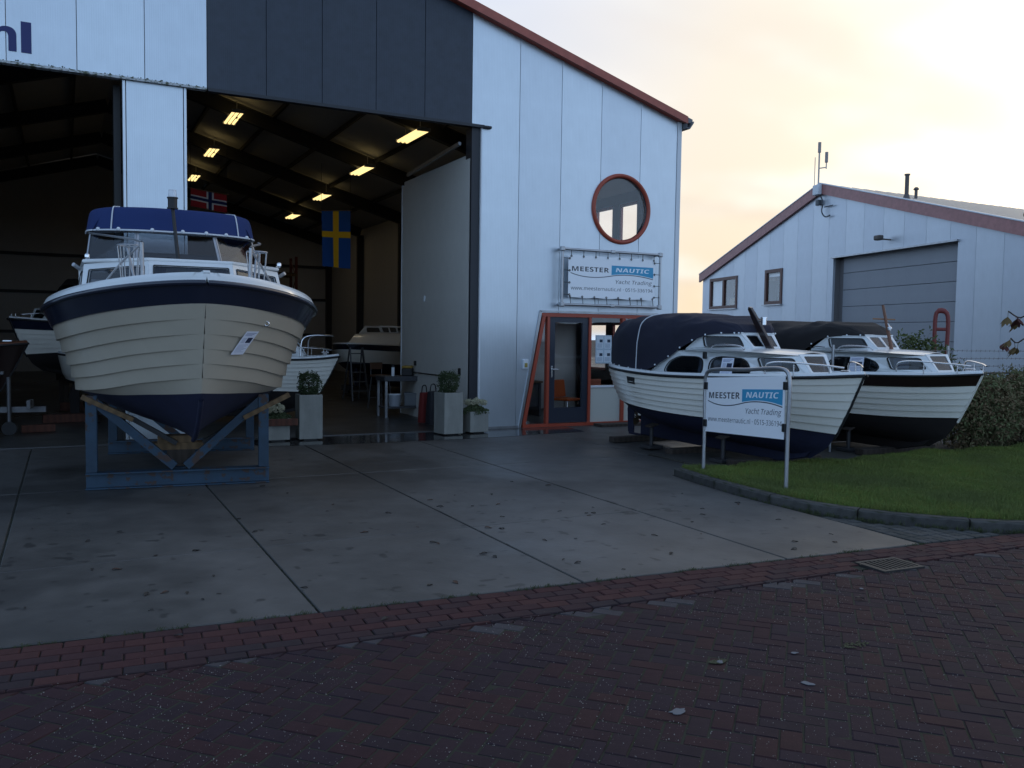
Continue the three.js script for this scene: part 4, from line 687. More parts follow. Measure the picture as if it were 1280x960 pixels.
const B2 = { L: 5.24 };
function lapBoat(name, label, cfg) {
  const root = thing(name, label, 'boat', cfg.pos, cfg.turn, cfg.group), L = cfg.L || 5.24, k0 = L / 5.24;
  const b = u => { const x = u * 5.24; return x < 2.2 ? 0.98 * Math.pow(Math.max(0, 1 - Math.pow((2.2 - x) / 2.2, 2.4)), 0.6) : 0.98 * Math.pow(Math.max(0, 1 - Math.pow((x - 2.2) / 3.04, 2.3)), 0.75); };
  const cb = u => { const x = u * 5.24; return x < 2.2 ? 0.90 * Math.pow(Math.max(0, 1 - Math.pow((2.2 - x) / 2.2, 2.1)), 0.75) : 0.90 * Math.pow(Math.max(0, 1 - Math.pow((x - 2.2) / 3.04, 1.9)), 1.05); };
  const sb = cfg.sheerBow || 1.31;
  const H = makeHull(root, {
    L, b, cb, round: true, N: 56, n: cfg.n || 6, lap: 0.022, vb: cfg.vb, lip: 0.055, railR: cfg.railR || 0.02, bulge: 0.17, rise: 1.5, flare: 0.012,
    s: smoothOf([[0, 1.27], [0.2, 1.225], [0.45, 1.19], [0.7, 1.215], [0.9, sb - 0.045], [1, sb]]), cy: smoothOf([[0, 0.80], [0.15, 0.735], [0.45, 0.665], [0.8, 0.625], [1, cfg.wlBow || 0.57]]),
    k: smoothOf([[0, 0.72], [0.1, 0.60], [0.25, 0.36], [0.5, 0.27], [0.85, 0.22], [1, 0.2]]),
    stemX: curveOf([[0.1, 3.9 * k0], [0.2, 4.42 * k0], [0.36, 4.69 * k0], [0.56, 4.85 * k0], [0.9, 5.04 * k0], [1.31, 5.24 * k0]]), sternX: curveOf([[0.3, 0.5], [0.7, 0.16], [0.9, 0.06], [1.2, 0]]),
    m: { bottom: cfg.bottom, top: M.gel, band: cfg.band, rail: cfg.rail || M.rubber, deck: M.gelWhite },
  });
  { const pts = []; for (let i = 0; i <= 12; i++) { const q = H.pt(1, lerp(0.9, 2, i / 12)); pts.push([q[0] + 0.004, q[1], 0]); } obj('stem_band', tube(pts, 0.017, 30, 6), cfg.stem || M.rubber, root); }
  // long keel, rudder and screw
  obj('keel', extrude([[0.62, 0.10], [3.9 * k0, 0.10], [4.35 * k0, 0.2], [4.5 * k0, 0.32], [3.5, 0.36], [2, 0.40], [1.1, 0.52], [0.66, 0.62], [0.62, 0.5]], 0.07, [], 0.012).translate(0, 0, -0.035), cfg.bottom, root);
  obj('rudder', extrude([[0.2, 0.10], [0.36, 0.09], [0.37, 0.72], [0.26, 0.74], [0.17, 0.5]], 0.02, [], 0.006).translate(0, 0, -0.01), cfg.bottom, root);
  obj('rudder_heel', bx(0.42, 0.035, 0.05, 0.45, 0.085, 0), cfg.bottom, root);
  const blade = a => grid((u, v) => { const r = 0.02 + 0.13 * u, w = 0.055 * Math.sin(Math.PI * Math.pow(u, 0.7)) + 0.012; return [0.48 + (v - 0.5) * w * 0.9, r * Math.cos(a) + (v - 0.5) * w * -Math.sin(a) * 1.4, r * Math.sin(a) + (v - 0.5) * w * 1.4 * Math.cos(a)]; }, 5, 3).translate(0, 0.38, 0);
  obj('propeller', [blade(0.5), blade(2.6), blade(4.7), rod([0.43, 0.38, 0], [0.56, 0.38, 0], 0.03)], std([0.05, 0.035, 0.02], 0.4, { metalness: 0.8, side: THREE.DoubleSide }), root);
  // cabin
  const st = [[1.93, 0.80, 1.19, 0.795, 1.215], [2.5, 0.79, 1.185, 0.75, 1.55], [3.05, 0.775, 1.19, 0.72, 1.575], [3.80, 0.69, 1.20, 0.64, 1.565], [4.02, 0.63, 1.215, 0.58, 1.555], [4.40, 0.285, 1.235, 0.235, 1.525], [4.58, 0.20, 1.25, 0.175, 1.29]];
  const wins = cfg.wins || [{ poly: [[2.27, 1.235], [3.12, 1.245], [3.10, 1.44], [2.98, 1.475], [2.62, 1.47], [2.38, 1.39]], r: 0.09, curtain: [[2.98, 1.25], [3.1, 1.25], [3.09, 1.44], [2.98, 1.45]] }, { poly: [[3.24, 1.26], [3.95, 1.275], [3.92, 1.40], [3.82, 1.475], [3.42, 1.49], [3.25, 1.44]], r: 0.09, curtain: [[3.26, 1.26], [3.44, 1.26], [3.44, 1.48], [3.27, 1.44]] }];
  wins.push({ poly: [[4.10, 1.325], [4.43, 1.335], [4.345, 1.485], [4.04, 1.49]], r: 0.03, curtain: [[4.1, 1.33], [4.24, 1.335], [4.22, 1.485], [4.07, 1.485]] });
  const hs = cabin(root, st, wins, { mat: M.gelWhite, front: [[[0.1, 0.12], [0.9, 0.12], [0.88, 0.9], [0.12, 0.9]]], frontMat: M.tint, camber: 0.035 });
  // windscreen on top
  const ws = [[2.66, 0.70, 1.555, 0.69, 1.59], [2.90, 0.665, 1.56, 0.605, 1.785], [3.36, 0.345, 1.59, 0.295, 1.785], [3.56, 0.255, 1.585, 0.24, 1.605]];
  const wh = cabin(root, ws, [{ poly: [[2.985, 1.615], [3.43, 1.625], [3.33, 1.76], [2.935, 1.76]], r: 0.03 }], { name: 'windscreen', mat: M.gelWhite, noRoof: true, camber: 0.03, front: [[[0.07, 0.12], [0.46, 0.12], [0.46, 0.9], [0.1, 0.9]], [[0.54, 0.12], [0.93, 0.12], [0.9, 0.9], [0.54, 0.9]]] });
  obj('screen_top_rail', [rod([2.9, 1.80, 0.605], [3.36, 1.80, 0.295], 0.014), rod([2.9, 1.80, -0.605], [3.36, 1.80, -0.295], 0.014), rod([3.36, 1.81, 0.295], [3.36, 1.81, -0.295], 0.014)], M.gelWhite, root);
  obj('grab_rail', [tube([[3.2, 1.60, 0.69], [3.25, 1.635, 0.68], [3.75, 1.63, 0.62], [3.8, 1.595, 0.61]], 0.011, 24, 6)], M.chrome, root);
  obj('deck_rail', [...[1, -1].map(sg => tube([[4.32, 1.30, 0.72 * sg], [4.34, 1.42, 0.71 * sg], [4.85, 1.43, 0.36 * sg], [5.08, 1.40, 0.16 * sg]], 0.011, 30, 6)), ...[1, -1].flatMap(sg => [rod([4.62, 1.27, 0.53 * sg], [4.62, 1.425, 0.53 * sg], 0.009), rod([4.95, 1.29, 0.27 * sg], [4.95, 1.42, 0.27 * sg], 0.009)])], M.chrome, root);
  obj('cleat', [rb(0.14, 0.03, 0.03, 0.01, 4.95, 1.35, 0), rod([4.95, 1.29, 0], [4.95, 1.34, 0], 0.015)], M.chrome, root);
  if (cfg.vent) obj('side_vent', onQuadBox(H, 0.30, 0.345, 1.66, 1.86), M.rubber, root);
  if (cfg.lamp) obj('side_lamp', rb(0.06, 0.1, 0.04, 0.012, 3.18, 1.5, 0.765), M.black, root);
  return { root, H, hs };
}
function onQuadBox(H, u0, u1, v0, v1, off = 0.004) { const q = (u, v) => { const p = H.pt(u, v); return [p[0], p[1], p[2] + 0.012]; }; return onQuad([q(u0, v0), q(u1, v0), q(u1, v1), q(u0, v1)], [[0, 0], [1, 0], [1, 1], [0, 1]], off, 0.006); }

const nb = lapBoat('navy_canopy_boat', 'white clinker cabin boat with navy canvas cover and navy bottom, behind the lawn sign', { pos: [8.66, 0, -12.6], turn: rad(-91.2), bottom: M.antifoul, n: 7, vent: true, lamp: true, wlBow: 0.56 });
canvas(nb.root, [[0.10, 0.24, 1.295, 1.36], [0.42, 0.52, 1.29, 1.86], [0.85, 0.74, 1.28, 2.03], [1.35, 0.88, 1.265, 2.09], [1.90, 0.88, 1.24, 2.11], [2.35, 0.80, 1.43, 2.10], [2.72, 0.735, 1.64, 2.07], [3.0, 0.585, 1.78, 2.04], [3.28, 0.37, 1.80, 1.94], [3.37, 0.31, 1.80, 1.82]], M.canvasNavy, 3.3, { seams: [0.405], studs: 14, e: 0.5 });
{
  const m = thing('folding_mast', 'dark varnished mast plank with small lamp, leaning back on the navy canopy boat', 'mast', nb.root.position.toArray(), nb.root.rotation.y);
  obj('mast_plank', extrude([[3.58, 1.57], [3.71, 1.57], [3.52, 1.82], [3.36, 2.02], [3.225, 2.175], [3.18, 2.185], [3.165, 2.15], [3.27, 1.98], [3.42, 1.78]], 0.036, [], 0.008).translate(0, 0, -0.018), M.brownGel, m);
  obj('lamp_bracket', [rod([3.36, 1.98, 0], [3.5, 2.0, 0], 0.01), rod([3.48, 1.93, 0], [3.48, 2.02, 0], 0.034, 10), rod([3.48, 2.02, 0], [3.48, 2.035, 0], 0.045, 10)], M.chrome, m);
  const pw = nb.hs.wallZ, nt = thing('sale_notice', 'white sale notice in the side window of the navy canopy boat', 'notice', nb.root.position.toArray(), nb.root.rotation.y);
  obj('paper', sheet([3.50, 1.22, 0.775], [3.72, 1.225, 0.75], [3.74, 1.48, 0.72], [3.53, 1.475, 0.745]), noticeMat, nt);
}
const bb = lapBoat('brown_canopy_boat', 'white clinker cabin boat with dark brown band and black cover beside the hedge', { pos: [11.32, 0, -12.8], turn: rad(-91.2), L: 5.15, bottom: M.antifoulBlack, n: 5, vb: 1.74, band: M.brownGel, railR: 0.016, stem: M.gel, sheerBow: 1.29, wlBow: 0.66, wins: [{ poly: [[3.12, 1.265], [3.88, 1.275], [3.94, 1.34], [3.88, 1.42], [3.72, 1.475], [3.20, 1.48], [3.08, 1.38]], r: 0.1 }, { poly: [[2.5, 1.25], [2.96, 1.255], [2.95, 1.45], [2.6, 1.45]], r: 0.09 }] });
canvas(bb.root, [[0.2, 0.4, 1.29, 1.5], [0.6, 0.65, 1.28, 1.95], [1.1, 0.80, 1.27, 2.05], [1.7, 0.86, 1.26, 2.03], [2.2, 0.82, 1.33, 2.00], [2.55, 0.765, 1.54, 2.03], [2.85, 0.66, 1.75, 2.02], [3.15, 0.45, 1.80, 1.96], [3.37, 0.31, 1.80, 1.82]], M.canvasBrown, 8.1, { seams: [], studs: 10, e: 0.5 });
{
  const m = thing('cross_mast', 'slim wooden mast with a short yard and lamp on the brown band boat', 'mast', bb.root.position.toArray(), bb.root.rotation.y);
  obj('mast_pole', rod([3.62, 1.58, 0], [3.42, 2.28, 0], 0.028, 8, 0.02), std([0.21, 0.09, 0.05], 0.5, { map: woodVar }), m);
  obj('yard', rod([3.36, 2.07, 0.14], [3.54, 2.06, -0.14], 0.012, 6), std([0.30, 0.15, 0.07], 0.5), m);
  obj('lamp', [new THREE.SphereGeometry(0.035, 10, 8).translate(3.58, 1.92, 0.02), tube([[3.5, 2.0, 0], [3.55, 1.98, 0.01], [3.57, 1.94, 0.02]], 0.01, 8, 5)], M.chrome, m);
  const nt = thing('sale_notice', 'white sale notice on the window of the brown band boat', 'notice', bb.root.position.toArray(), bb.root.rotation.y);
  obj('paper', sheet([3.48, 1.22, 0.77], [3.74, 1.225, 0.745], [3.74, 1.49, 0.71], [3.50, 1.485, 0.735]), noticeMat, nt);
  const sg = obj('name_script', [tube([[2.62, 1.6, 0.755], [2.68, 1.625, 0.745], [2.74, 1.605, 0.745], [2.8, 1.625, 0.735], [2.98, 1.62, 0.73]], 0.006, 20, 4)], M.black, bb.root);
}
// timbers and jack stands under the two boats
for (const [bt, nm] of [[nb, 'navy canopy boat'], [bb, 'brown band boat']]) {
  const P = bt.root.position;
  [[0.72, 0.7, 'stern'], [2.3, 0.75, 'middle'], [3.7, 0.8, 'bow']].forEach(([x, hw, w], i) => {
    const t = obj('support_beam', rb(hw * 2, 0.09, 0.16, 0.01, 0, i === 2 ? 0.05 : 0.045, 0), M.timberOld); t.position.set(P.x, 0.004 + (bt === bb || i === 2 ? 0.02 : 0), P.z + x); tag(t, `dark timber beam under the ${w} of the ${nm}`, 'beam');
  });
  [[1.7, 0.62], [3.3, 0.58]].forEach(([x, o], i) => { for (const s of [1, -1]) { const j = thing('jack_stand', `dark prop under the ${i ? 'forward' : 'aft'} hull of the ${nm}, ${bt === nb ? (s < 0 ? 'lawn sign side' : 'brown boat side') : (s < 0 ? 'navy boat side' : 'hedge side')}`, 'prop', [P.x + o * s, 0.024, P.z + x], 0, `prop stands of the ${nm}`); obj('foot', rb(0.26, 0.05, 0.26, 0.01, 0, 0.025, 0), M.steelDark, j); obj('stem', rod([0, 0.05, 0], [0, 0.34, 0], 0.03), M.steelDark, j); obj('pad', rb(0.16, 0.03, 0.16, 0.01, 0, 0.355, 0, 0, 0, -s * 0.25), M.timberOld, j); } });
}

/* the cruiser on the cradle */
const cruiser = (() => {
  const root = thing('cruiser_on_cradle', 'white clinker cruiser with navy bulwark and blue canopy, bow outwards on a blue cradle', 'boat', [1.31, 0, -13.91], rad(-91.2));
  const L = 5.2, tt = u => clamp((u * 5.2 - 3.0) / 2.2);
  const H = makeHull(root, {
    L, N: 80, n: 5, lap: 0.034, vb: 1.79, lip: 0.10, railR: 0.028, fade: 0.962, bulge: 0.06, rise: 1.12, flare: -0.02,
    b: u => 1.46 * Math.pow(1 - Math.pow(tt(u), 2.2), 0.6), cb: u => 1.13 * Math.pow(1 - Math.pow(tt(u), 1.75), 0.85),
    s: smoothOf([[0, 1.90], [0.4, 1.92], [0.65, 1.96], [0.85, 2.08], [1, 2.20]]), cy: smoothOf([[0, 1.03], [0.5, 1.04], [0.75, 1.09], [0.9, 1.20], [1, 1.27]]),
    k: smoothOf([[0, 0.6], [0.5, 0.56], [1, 0.55]]), vw: u => lerp(0.99, 0.80, smooth(0.55, 1, u)),
    stemX: smoothOf([[0.5, 3.75], [0.56, 3.98], [0.75, 4.36], [1.0, 4.62], [1.27, 4.78], [1.7, 4.97], [2.2, 5.2]]), sternX: curveOf([[0.5, 0.1], [1.9, 0]]),
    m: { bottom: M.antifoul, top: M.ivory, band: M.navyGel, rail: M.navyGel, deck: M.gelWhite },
  });
  obj('stem_bar', tube([[3.9, 0.545, 0], [4.1, 0.60, 0], [4.36, 0.75, 0], [4.60, 0.96, 0], [4.655, 1.04, 0]], 0.026, 30, 8), M.antifoul, root);
  obj('towing_eye', new THREE.TorusGeometry(0.022, 0.008, 6, 12).rotateY(1.2).translate(...(([x, y, z]) => [x + 0.02, y, -z - 0.02])(H.pt(0.925, 1.66))), M.chrome, root);
  obj('bow_roller', [rb(0.16, 0.022, 0.07, 0.008, 5.1, 2.305, 0), rod([5.18, 2.3, -0.03], [5.18, 2.3, 0.03], 0.018, 10)], M.gelWhite, root);
  // fore cabin: three raked facets and sides
  const fo = [[3.25, 1.08], [3.92, 0.44], [3.92, -0.44], [3.25, -1.08], [1.6, -1.12]], deckY = 2.04, topY = 2.50;
  const base = i => [fo[i][0] + 0.16, deckY + (i === 1 || i === 2 ? 0.02 : -0.04), fo[i][1] * 1.02], tp = i => [fo[i][0] - 0.10, topY - (i === 1 || i === 2 ? 0 : 0.04), fo[i][1] * 0.97];
  const facet = (A, B, C, D, hole, cur) => {
    const f = obj('cabin_facet', onQuad([A, B, C, D], [[0, 0], [1, 0], [1, 1], [0, 1]], -0.03, 0.034, [round(hole, 0.03)]), M.gelWhite, root);
    obj('window_frame', onQuad([A, B, C, D], round(grow(hole, 0.012), 0.03), 0.002, 0.01, [round(hole, 0.03)]), M.rubber, f);
    obj('pane', onQuad([A, B, C, D], round(hole, 0.03), -0.012, 0.006), M.tint, f);
    for (const c of cur) { const [u0, u1] = c, pl = []; const a = V(...A), bq = V(...B), cq = V(...C), dq = V(...D), n = bq.clone().sub(a).cross(dq.clone().sub(a)).normalize(); obj('curtain', grid((u, v) => { const uu = lerp(u0, u1, u), q = a.clone().lerp(bq, uu).lerp(dq.clone().lerp(cq, uu), lerp(0.15, 0.95, v)).addScaledVector(n, -0.07 + 0.012 * Math.sin(u * 40)); return q.toArray(); }, 40, 1), M.curtain, f); }
  };
  facet(base(1), base(2), tp(2), tp(1), [[0.06, 0.1], [0.94, 0.1], [0.94, 0.84], [0.06, 0.84]], [[0.08, 0.2], [0.8, 0.92]]);
  facet(base(0), base(1), tp(1), tp(0), [[0.08, 0.1], [0.93, 0.1], [0.93, 0.84], [0.1, 0.84]], [[0.62, 0.9]]);
  facet(base(2), base(3), tp(3), tp(2), [[0.07, 0.1], [0.92, 0.1], [0.9, 0.84], [0.07, 0.84]], [[0.3, 0.85]]);
  for (const s of [1, -1]) { const A = [1.4, 2.0, 1.16 * s], B = [3.41, 2.0, 1.1 * s], C = [3.15, 2.46, 1.05 * s], D = [1.4, 2.5, 1.1 * s]; facet(...(s > 0 ? [A, B, C, D] : [B, A, D, C]), s > 0 ? [[0.3, 0.12], [0.94, 0.12], [0.9, 0.84], [0.34, 0.84]] : [[0.06, 0.12], [0.7, 0.12], [0.66, 0.84], [0.1, 0.84]], []); }
  obj('cabin_roof', slabOf([[1.4, 1.12], [3.16, 1.07], [3.84, 0.44], [3.84, -0.44], [3.16, -1.07], [1.4, -1.12]].map(([x, z]) => [x, z]), 2.475, 2.515, 0.012), M.gelWhite, root);
  // windscreen, three tall raked panes in thin frames
  const wb = [[2.05, 1.04], [2.5, 0.5], [2.5, -0.5], [2.05, -1.04]], wt = [[1.70, 0.98], [2.05, 0.46], [2.05, -0.46], [1.70, -0.98]], y0 = 2.515, y1 = 2.98;
  for (const [i, j] of [[0, 1], [1, 2], [2, 3]]) {
    const Q = [[wb[i][0], y0, wb[i][1]], [wb[j][0], y0, wb[j][1]], [wt[j][0], y1, wt[j][1]], [wt[i][0], y1, wt[i][1]]];
    const f = obj('windscreen_frame', onQuad(Q, [[0, 0], [1, 0], [1, 1], [0, 1]], -0.012, 0.024, [round([[0.03, 0.06], [0.97, 0.06], [0.97, 0.95], [0.03, 0.95]], 0.03)]), M.galv, root);
    obj('pane', onQuad(Q, [[0.02, 0.04], [0.98, 0.04], [0.98, 0.97], [0.02, 0.97]], -0.004, 0.006), M.glassDim ?? M.tint2, f);
  }
  for (const s of [1, -1]) { const Q = [[0.9, y0, 1.08 * s], [2.05, y0, 1.04 * s], [1.7, y1, 0.98 * s], [0.9, y1, 1.0 * s]]; obj('side_pane', onQuad(s > 0 ? Q : [Q[1], Q[0], Q[3], Q[2]], [[0, 0], [1, 0], [1, 1], [0, 1]], -0.004, 0.006), M.tint2, root); }
  // cockpit inside
  obj('dashboard', rb(0.4, 0.25, 1.6, 0.05, 1.75, 2.6, 0), std([0.05, 0.05, 0.055], 0.6), root);
  obj('helm_seat', [rb(0.12, 0.5, 0.45, 0.05, 0.9, 2.55, 0.45), rb(0.42, 0.1, 0.45, 0.05, 1.1, 2.35, 0.45)], std([0.04, 0.04, 0.05], 0.7), root);
  obj('cockpit_side', [bx(1.5, 0.5, 0.04, 0.72, 2.25, 1.1), bx(1.5, 0.5, 0.04, 0.72, 2.25, -1.1), bx(0.04, 0.5, 2.1, 0.1, 2.2, 0)], M.gelWhite, root);
  // canopy: upright front band over the screen and a flat top running aft
  const cf = [[1.36, 1.03], [1.74, 1.0], [1.95, 0.8], [2.10, 0.44], [2.13, 0], [2.10, -0.44], [1.95, -0.8], [1.74, -1.0], [1.36, -1.03]], fc = new THREE.CatmullRomCurve3(cf.map(([x, z]) => V(x, 0, z)));
  const front = (a, c) => { const p = fc.getPoint(a), w = 0.012 * fbm(a * 9, c * 2, 2, 3), k = 1 - Math.pow(2 * a - 1, 4) * 0.35, prof = c < 0.8 ? c / 0.8 : 1, tuck = c < 0.8 ? 0 : (c - 0.8) / 0.2; return [p.x - 0.10 * prof - 0.22 * tuck + w, 2.975 + (0.30 * k) * Math.sin(prof * Math.PI / 2) + 0.03 * tuck * k, p.z * (1 - 0.05 * prof - 0.1 * tuck)]; };
  const cv = obj('canvas_cover', [grid(front, 80, 16, (a, c) => [a * 30, c * 5]), grid((a, c) => { const x = lerp(1.85, 0.15, a), w = lerp(-1, 1, c); return [x, 2.97 + 0.33 * Math.pow(1 - Math.pow(Math.abs(w), 3.2), 0.6) * (1 - 0.25 * Math.max(0, a - 0.7) / 0.3) + 0.012 * fbm(x * 3, w * 3, 5, 3), w * (0.96 - 0.03 * a)]; }, 24, 30, (a, c) => [a * 20, c * 24])], M.canvasBlue, root);
  for (const a of [0.27, 0.74]) { const pts = []; for (let i = 0; i <= 14; i++) { const q = front(a, i / 14); pts.push([q[0] + 0.008, q[1] + 0.004, q[2]]); } obj('seam', tube(pts, 0.009, 30, 5), M.seam, cv); }
  const hem = []; for (let i = 0; i <= 40; i++) { const q = front(i / 40, 0); hem.push([q[0] + 0.01, q[1], q[2]]); } obj('hem', tube(hem, 0.012, 80, 5), M.seam, cv);
  obj('stud', [0.2, 0.3, 0.42, 0.52, 0.6, 0.68, 0.8].map(a => { const q = front(a, 0.02); return new THREE.SphereGeometry(0.025, 8, 6).translate(q[0] + 0.015, q[1], q[2]); }), M.whiteTrim, cv);
  // mast with lantern
  obj('mast', rod([2.62, 2.5, 0.02], [2.42, 3.25, 0.07], 0.024, 8, 0.02), M.black, root);
  obj('mast_foot', rod([2.62, 2.5, 0.02], [2.62, 2.58, 0.02], 0.09, 10, 0.03), M.black, root);
  const lt = obj('lantern', [rod([2.42, 3.24, 0.07], [2.42, 3.36, 0.07], 0.055, 12), rod([2.42, 3.355, 0.07], [2.42, 3.37, 0.07], 0.065, 12), rod([2.42, 3.23, 0.07], [2.42, 3.245, 0.07], 0.065, 12)], M.black, root);
  obj('lens', rod([2.42, 3.37, 0.07], [2.42, 3.46, 0.07], 0.05, 12, 0.042), phys([0.9, 0.92, 0.95], 0.1, { transmission: 0.6, thickness: 0 }), lt);
  // bow rails, cleats, wire fender baskets
  for (const s of [1, -1]) {
    const z = 0.52 * s, x = 4.42;
    obj('rail_post', [rod([x, 2.17, z], [x + 0.02, 2.62, z * 1.02], 0.019), rod([x - 0.1, 2.2, z * 1.12], [x - 0.35, 2.60, z * 1.25], 0.013)], M.galv, root);
    obj('guard_rail', [tube([[x + 0.02, 2.62, z * 1.02], [x - 0.2, 2.66, z * 1.12], [x - 0.9, 2.75, z * 1.5], [2.15, 2.9, z * 1.92]], 0.012, 40, 7), tube([[x - 0.55, 2.16, z * 1.75], [x - 0.3, 2.4, z * 1.4], [x + 0.0, 2.6, z * 1.03]], 0.012, 20, 6)], M.galv, root);
    obj('foot_plate', rod([x, 2.165, z], [x, 2.18, z], 0.05, 12), M.galv, root);
    const bs = []; const cx = x - 0.22, cz = z * 1.22; for (const [y, r] of [[2.60, 0.11], [2.22, 0.075]]) bs.push(new THREE.TorusGeometry(r, 0.007, 5, 20).rotateX(Math.PI / 2).translate(cx, y, cz)); for (let i = 0; i < 7; i++) { const a = i / 7 * 6.283; bs.push(rod([cx + 0.11 * Math.cos(a), 2.60, cz + 0.11 * Math.sin(a)], [cx + 0.075 * Math.cos(a), 2.22, cz + 0.075 * Math.sin(a)], 0.006, 5)); }
    obj('fender_basket', bs, M.galv, root);
    obj('cleat', [tube([[4.55, 2.17, 0.32 * s - 0.07], [4.55, 2.22, 0.32 * s - 0.05], [4.55, 2.22, 0.32 * s + 0.05], [4.55, 2.17, 0.32 * s + 0.07]], 0.014, 16, 6)], M.gelWhite, root);
    obj('fairlead', rb(0.1, 0.06, 0.05, 0.02, 3.4, 2.53, 1.02 * s), M.chrome, root); obj('side_light', rod([3.0, 2.42, 1.1 * s], [3.06, 2.46, 1.16 * s], 0.022, 10), M.galv, root);
  }
  // notice on the bow
  const q = (u, v) => { const p = H.pt(u, v); return [p[0] + 0.012, p[1], -(p[2] + 0.028)]; };
  const nt = thing('sale_notice', 'tilted white sale notice taped to the bow planks of the cruiser', 'notice', root.position.toArray(), root.rotation.y);
  const nq = (u, v) => { const p = H.pt(u, v); return [p[0] + 0.02, p[1] + 0.004, -(p[2] + 0.03)]; };
  obj('paper', grid((a, c) => (u => nq(u, 1 + (lerp(1.50, 1.74, c) - H.p.cy(u)) / (H.p.s(u) - H.p.cy(u))))(lerp(0.972, 0.948, a) - 0.013 * c), 8, 10), noticeMat, nt);
  return { root, H };
})();
// its blue steel cradle
{
  const c = thing('boat_cradle', 'blue painted steel beam cradle carrying the cruiser', 'cradle', [1.13, 0, -10.33], rad(-7));
  const front = (z, w) => {
    obj('base_beam', iBeam([-w, 0.095, z], [w, 0.095, z], 0.17, 0.18, 0.014), M.cradle, c);
    for (const s of [1, -1]) { obj('upright', iBeam([s * (w - 0.06), 0.19, z], [s * (w - 0.06), 1.02, z], 0.11, 0.11, 0.01, [0, 0, 1]), M.cradle, c); obj('diagonal', beamBetween([s * (w - 0.09), 0.96, z + 0.0], [s * 0.06, 0.22, z + 0.0], 0.09, 0.075, [0, 0, 1]), M.cradle, c);
      obj('pad_arm', beamBetween([0.1 + s * 0.62, 0.76, z - 0.16], [0.1 + s * 0.14, 0.46, z - 0.16], 0.07, 0.05), M.black, c);
      obj('pad', beamBetween([0.1 + s * 1.09, 1.015, z + 0.02], [0.1 + s * 0.58, 0.755, z + 0.02], 0.10, 0.05), M.timber, c); }
  };
  front(0, 0.96); front(-2.9, 0.98);
  obj('keel_beam', iBeam([0, 0.12, -0.09], [0, 0.12, -2.81], 0.12, 0.14, 0.012), M.cradle, c);
  [[0.03, 0.42, 'lower wide'], [0.02, 0.50, 'upper']].forEach(([x, y, w], i) => { const t = obj('keel_block', rb(i ? 0.42 : 0.62, 0.085, 0.2, 0.008, 0, 0, 0), M.timber); t.position.set(1.16 + (i ? -0.03 : 0), y, -10.62); t.rotation.y = -0.12; tag(t, `${w} wooden block wedged under the cruiser's keel`, 'block'); });
  const pd = obj('keel_stand', [bx(0.3, 0.16, 0.2, 0, 0.3, 0), bx(0.2, 0.22, 0.16, 0, 0.12, 0)], M.timberOld); pd.position.set(1.17, 0.002, -10.62); pd.rotation.y = -0.12; tag(pd, 'dark timber pillar below the keel blocks of the cradle', 'block');
}

/* ---------- signs ---------- */
const gp = (px, py, y = 0) => hit(px, py, [0, y, 0], [0, 1, 0]);
function signTex(w, h, pad) {
  const c = document.createElement('canvas'); c.width = w; c.height = h; const g = c.getContext('2d');
  g.fillStyle = '#f4f6f9'; g.fillRect(0, 0, w, h); g.textBaseline = 'alphabetic';
  const put = (t, font, x, y, tw, fill, skew = 0) => { g.save(); g.font = font; const k = tw / g.measureText(t).width; g.transform(k, 0, -skew, 1, x, y); g.fillStyle = fill; g.fillText(t, 0, 0); g.restore(); };
  const X = q => w * q, Y = q => h * (pad + q * (1 - 2 * pad));
  g.fillStyle = '#3f9dc6'; g.beginPath(); g.moveTo(X(0.485), Y(0.17)); g.lineTo(X(0.975), Y(0.17)); g.lineTo(X(0.975), Y(0.46)); g.bezierCurveTo(X(0.85), Y(0.40), X(0.72), Y(0.34), X(0.485), Y(0.42)); g.closePath(); g.fill();
  put('MEESTER', `bold ${h * 0.155}px sans-serif`, X(0.03), Y(0.36), X(0.425), '#43454c');
  put('NAUTIC', `bold ${h * 0.135}px sans-serif`, X(0.525), Y(0.335), X(0.40), '#eef4fa', 0.22);
  g.strokeStyle = '#4a4e57'; g.lineWidth = h * 0.018; g.beginPath(); g.moveTo(X(0.025), Y(0.41)); g.bezierCurveTo(X(0.2), Y(0.56), X(0.38), Y(0.50), X(0.5), Y(0.44)); g.bezierCurveTo(X(0.68), Y(0.37), X(0.85), Y(0.42), X(0.975), Y(0.49)); g.stroke();
  put('Yacht Trading', `${h * 0.125}px sans-serif`, X(0.525), Y(0.64), X(0.435), '#4a4e57', 0.22);
  put('www.meesternautic.nl · 0515-336194', `${h * 0.115}px sans-serif`, X(0.03), Y(0.84), X(0.945), '#3d4048');
  const t = new THREE.CanvasTexture(c); t.colorSpace = THREE.SRGBColorSpace; return t;
}
const uvQuad = (A, B, C, D, n = 12) => grid((u, v) => V(...A).lerp(V(...B), u).lerp(V(...D).lerp(V(...C), u), v).toArray(), n, n);
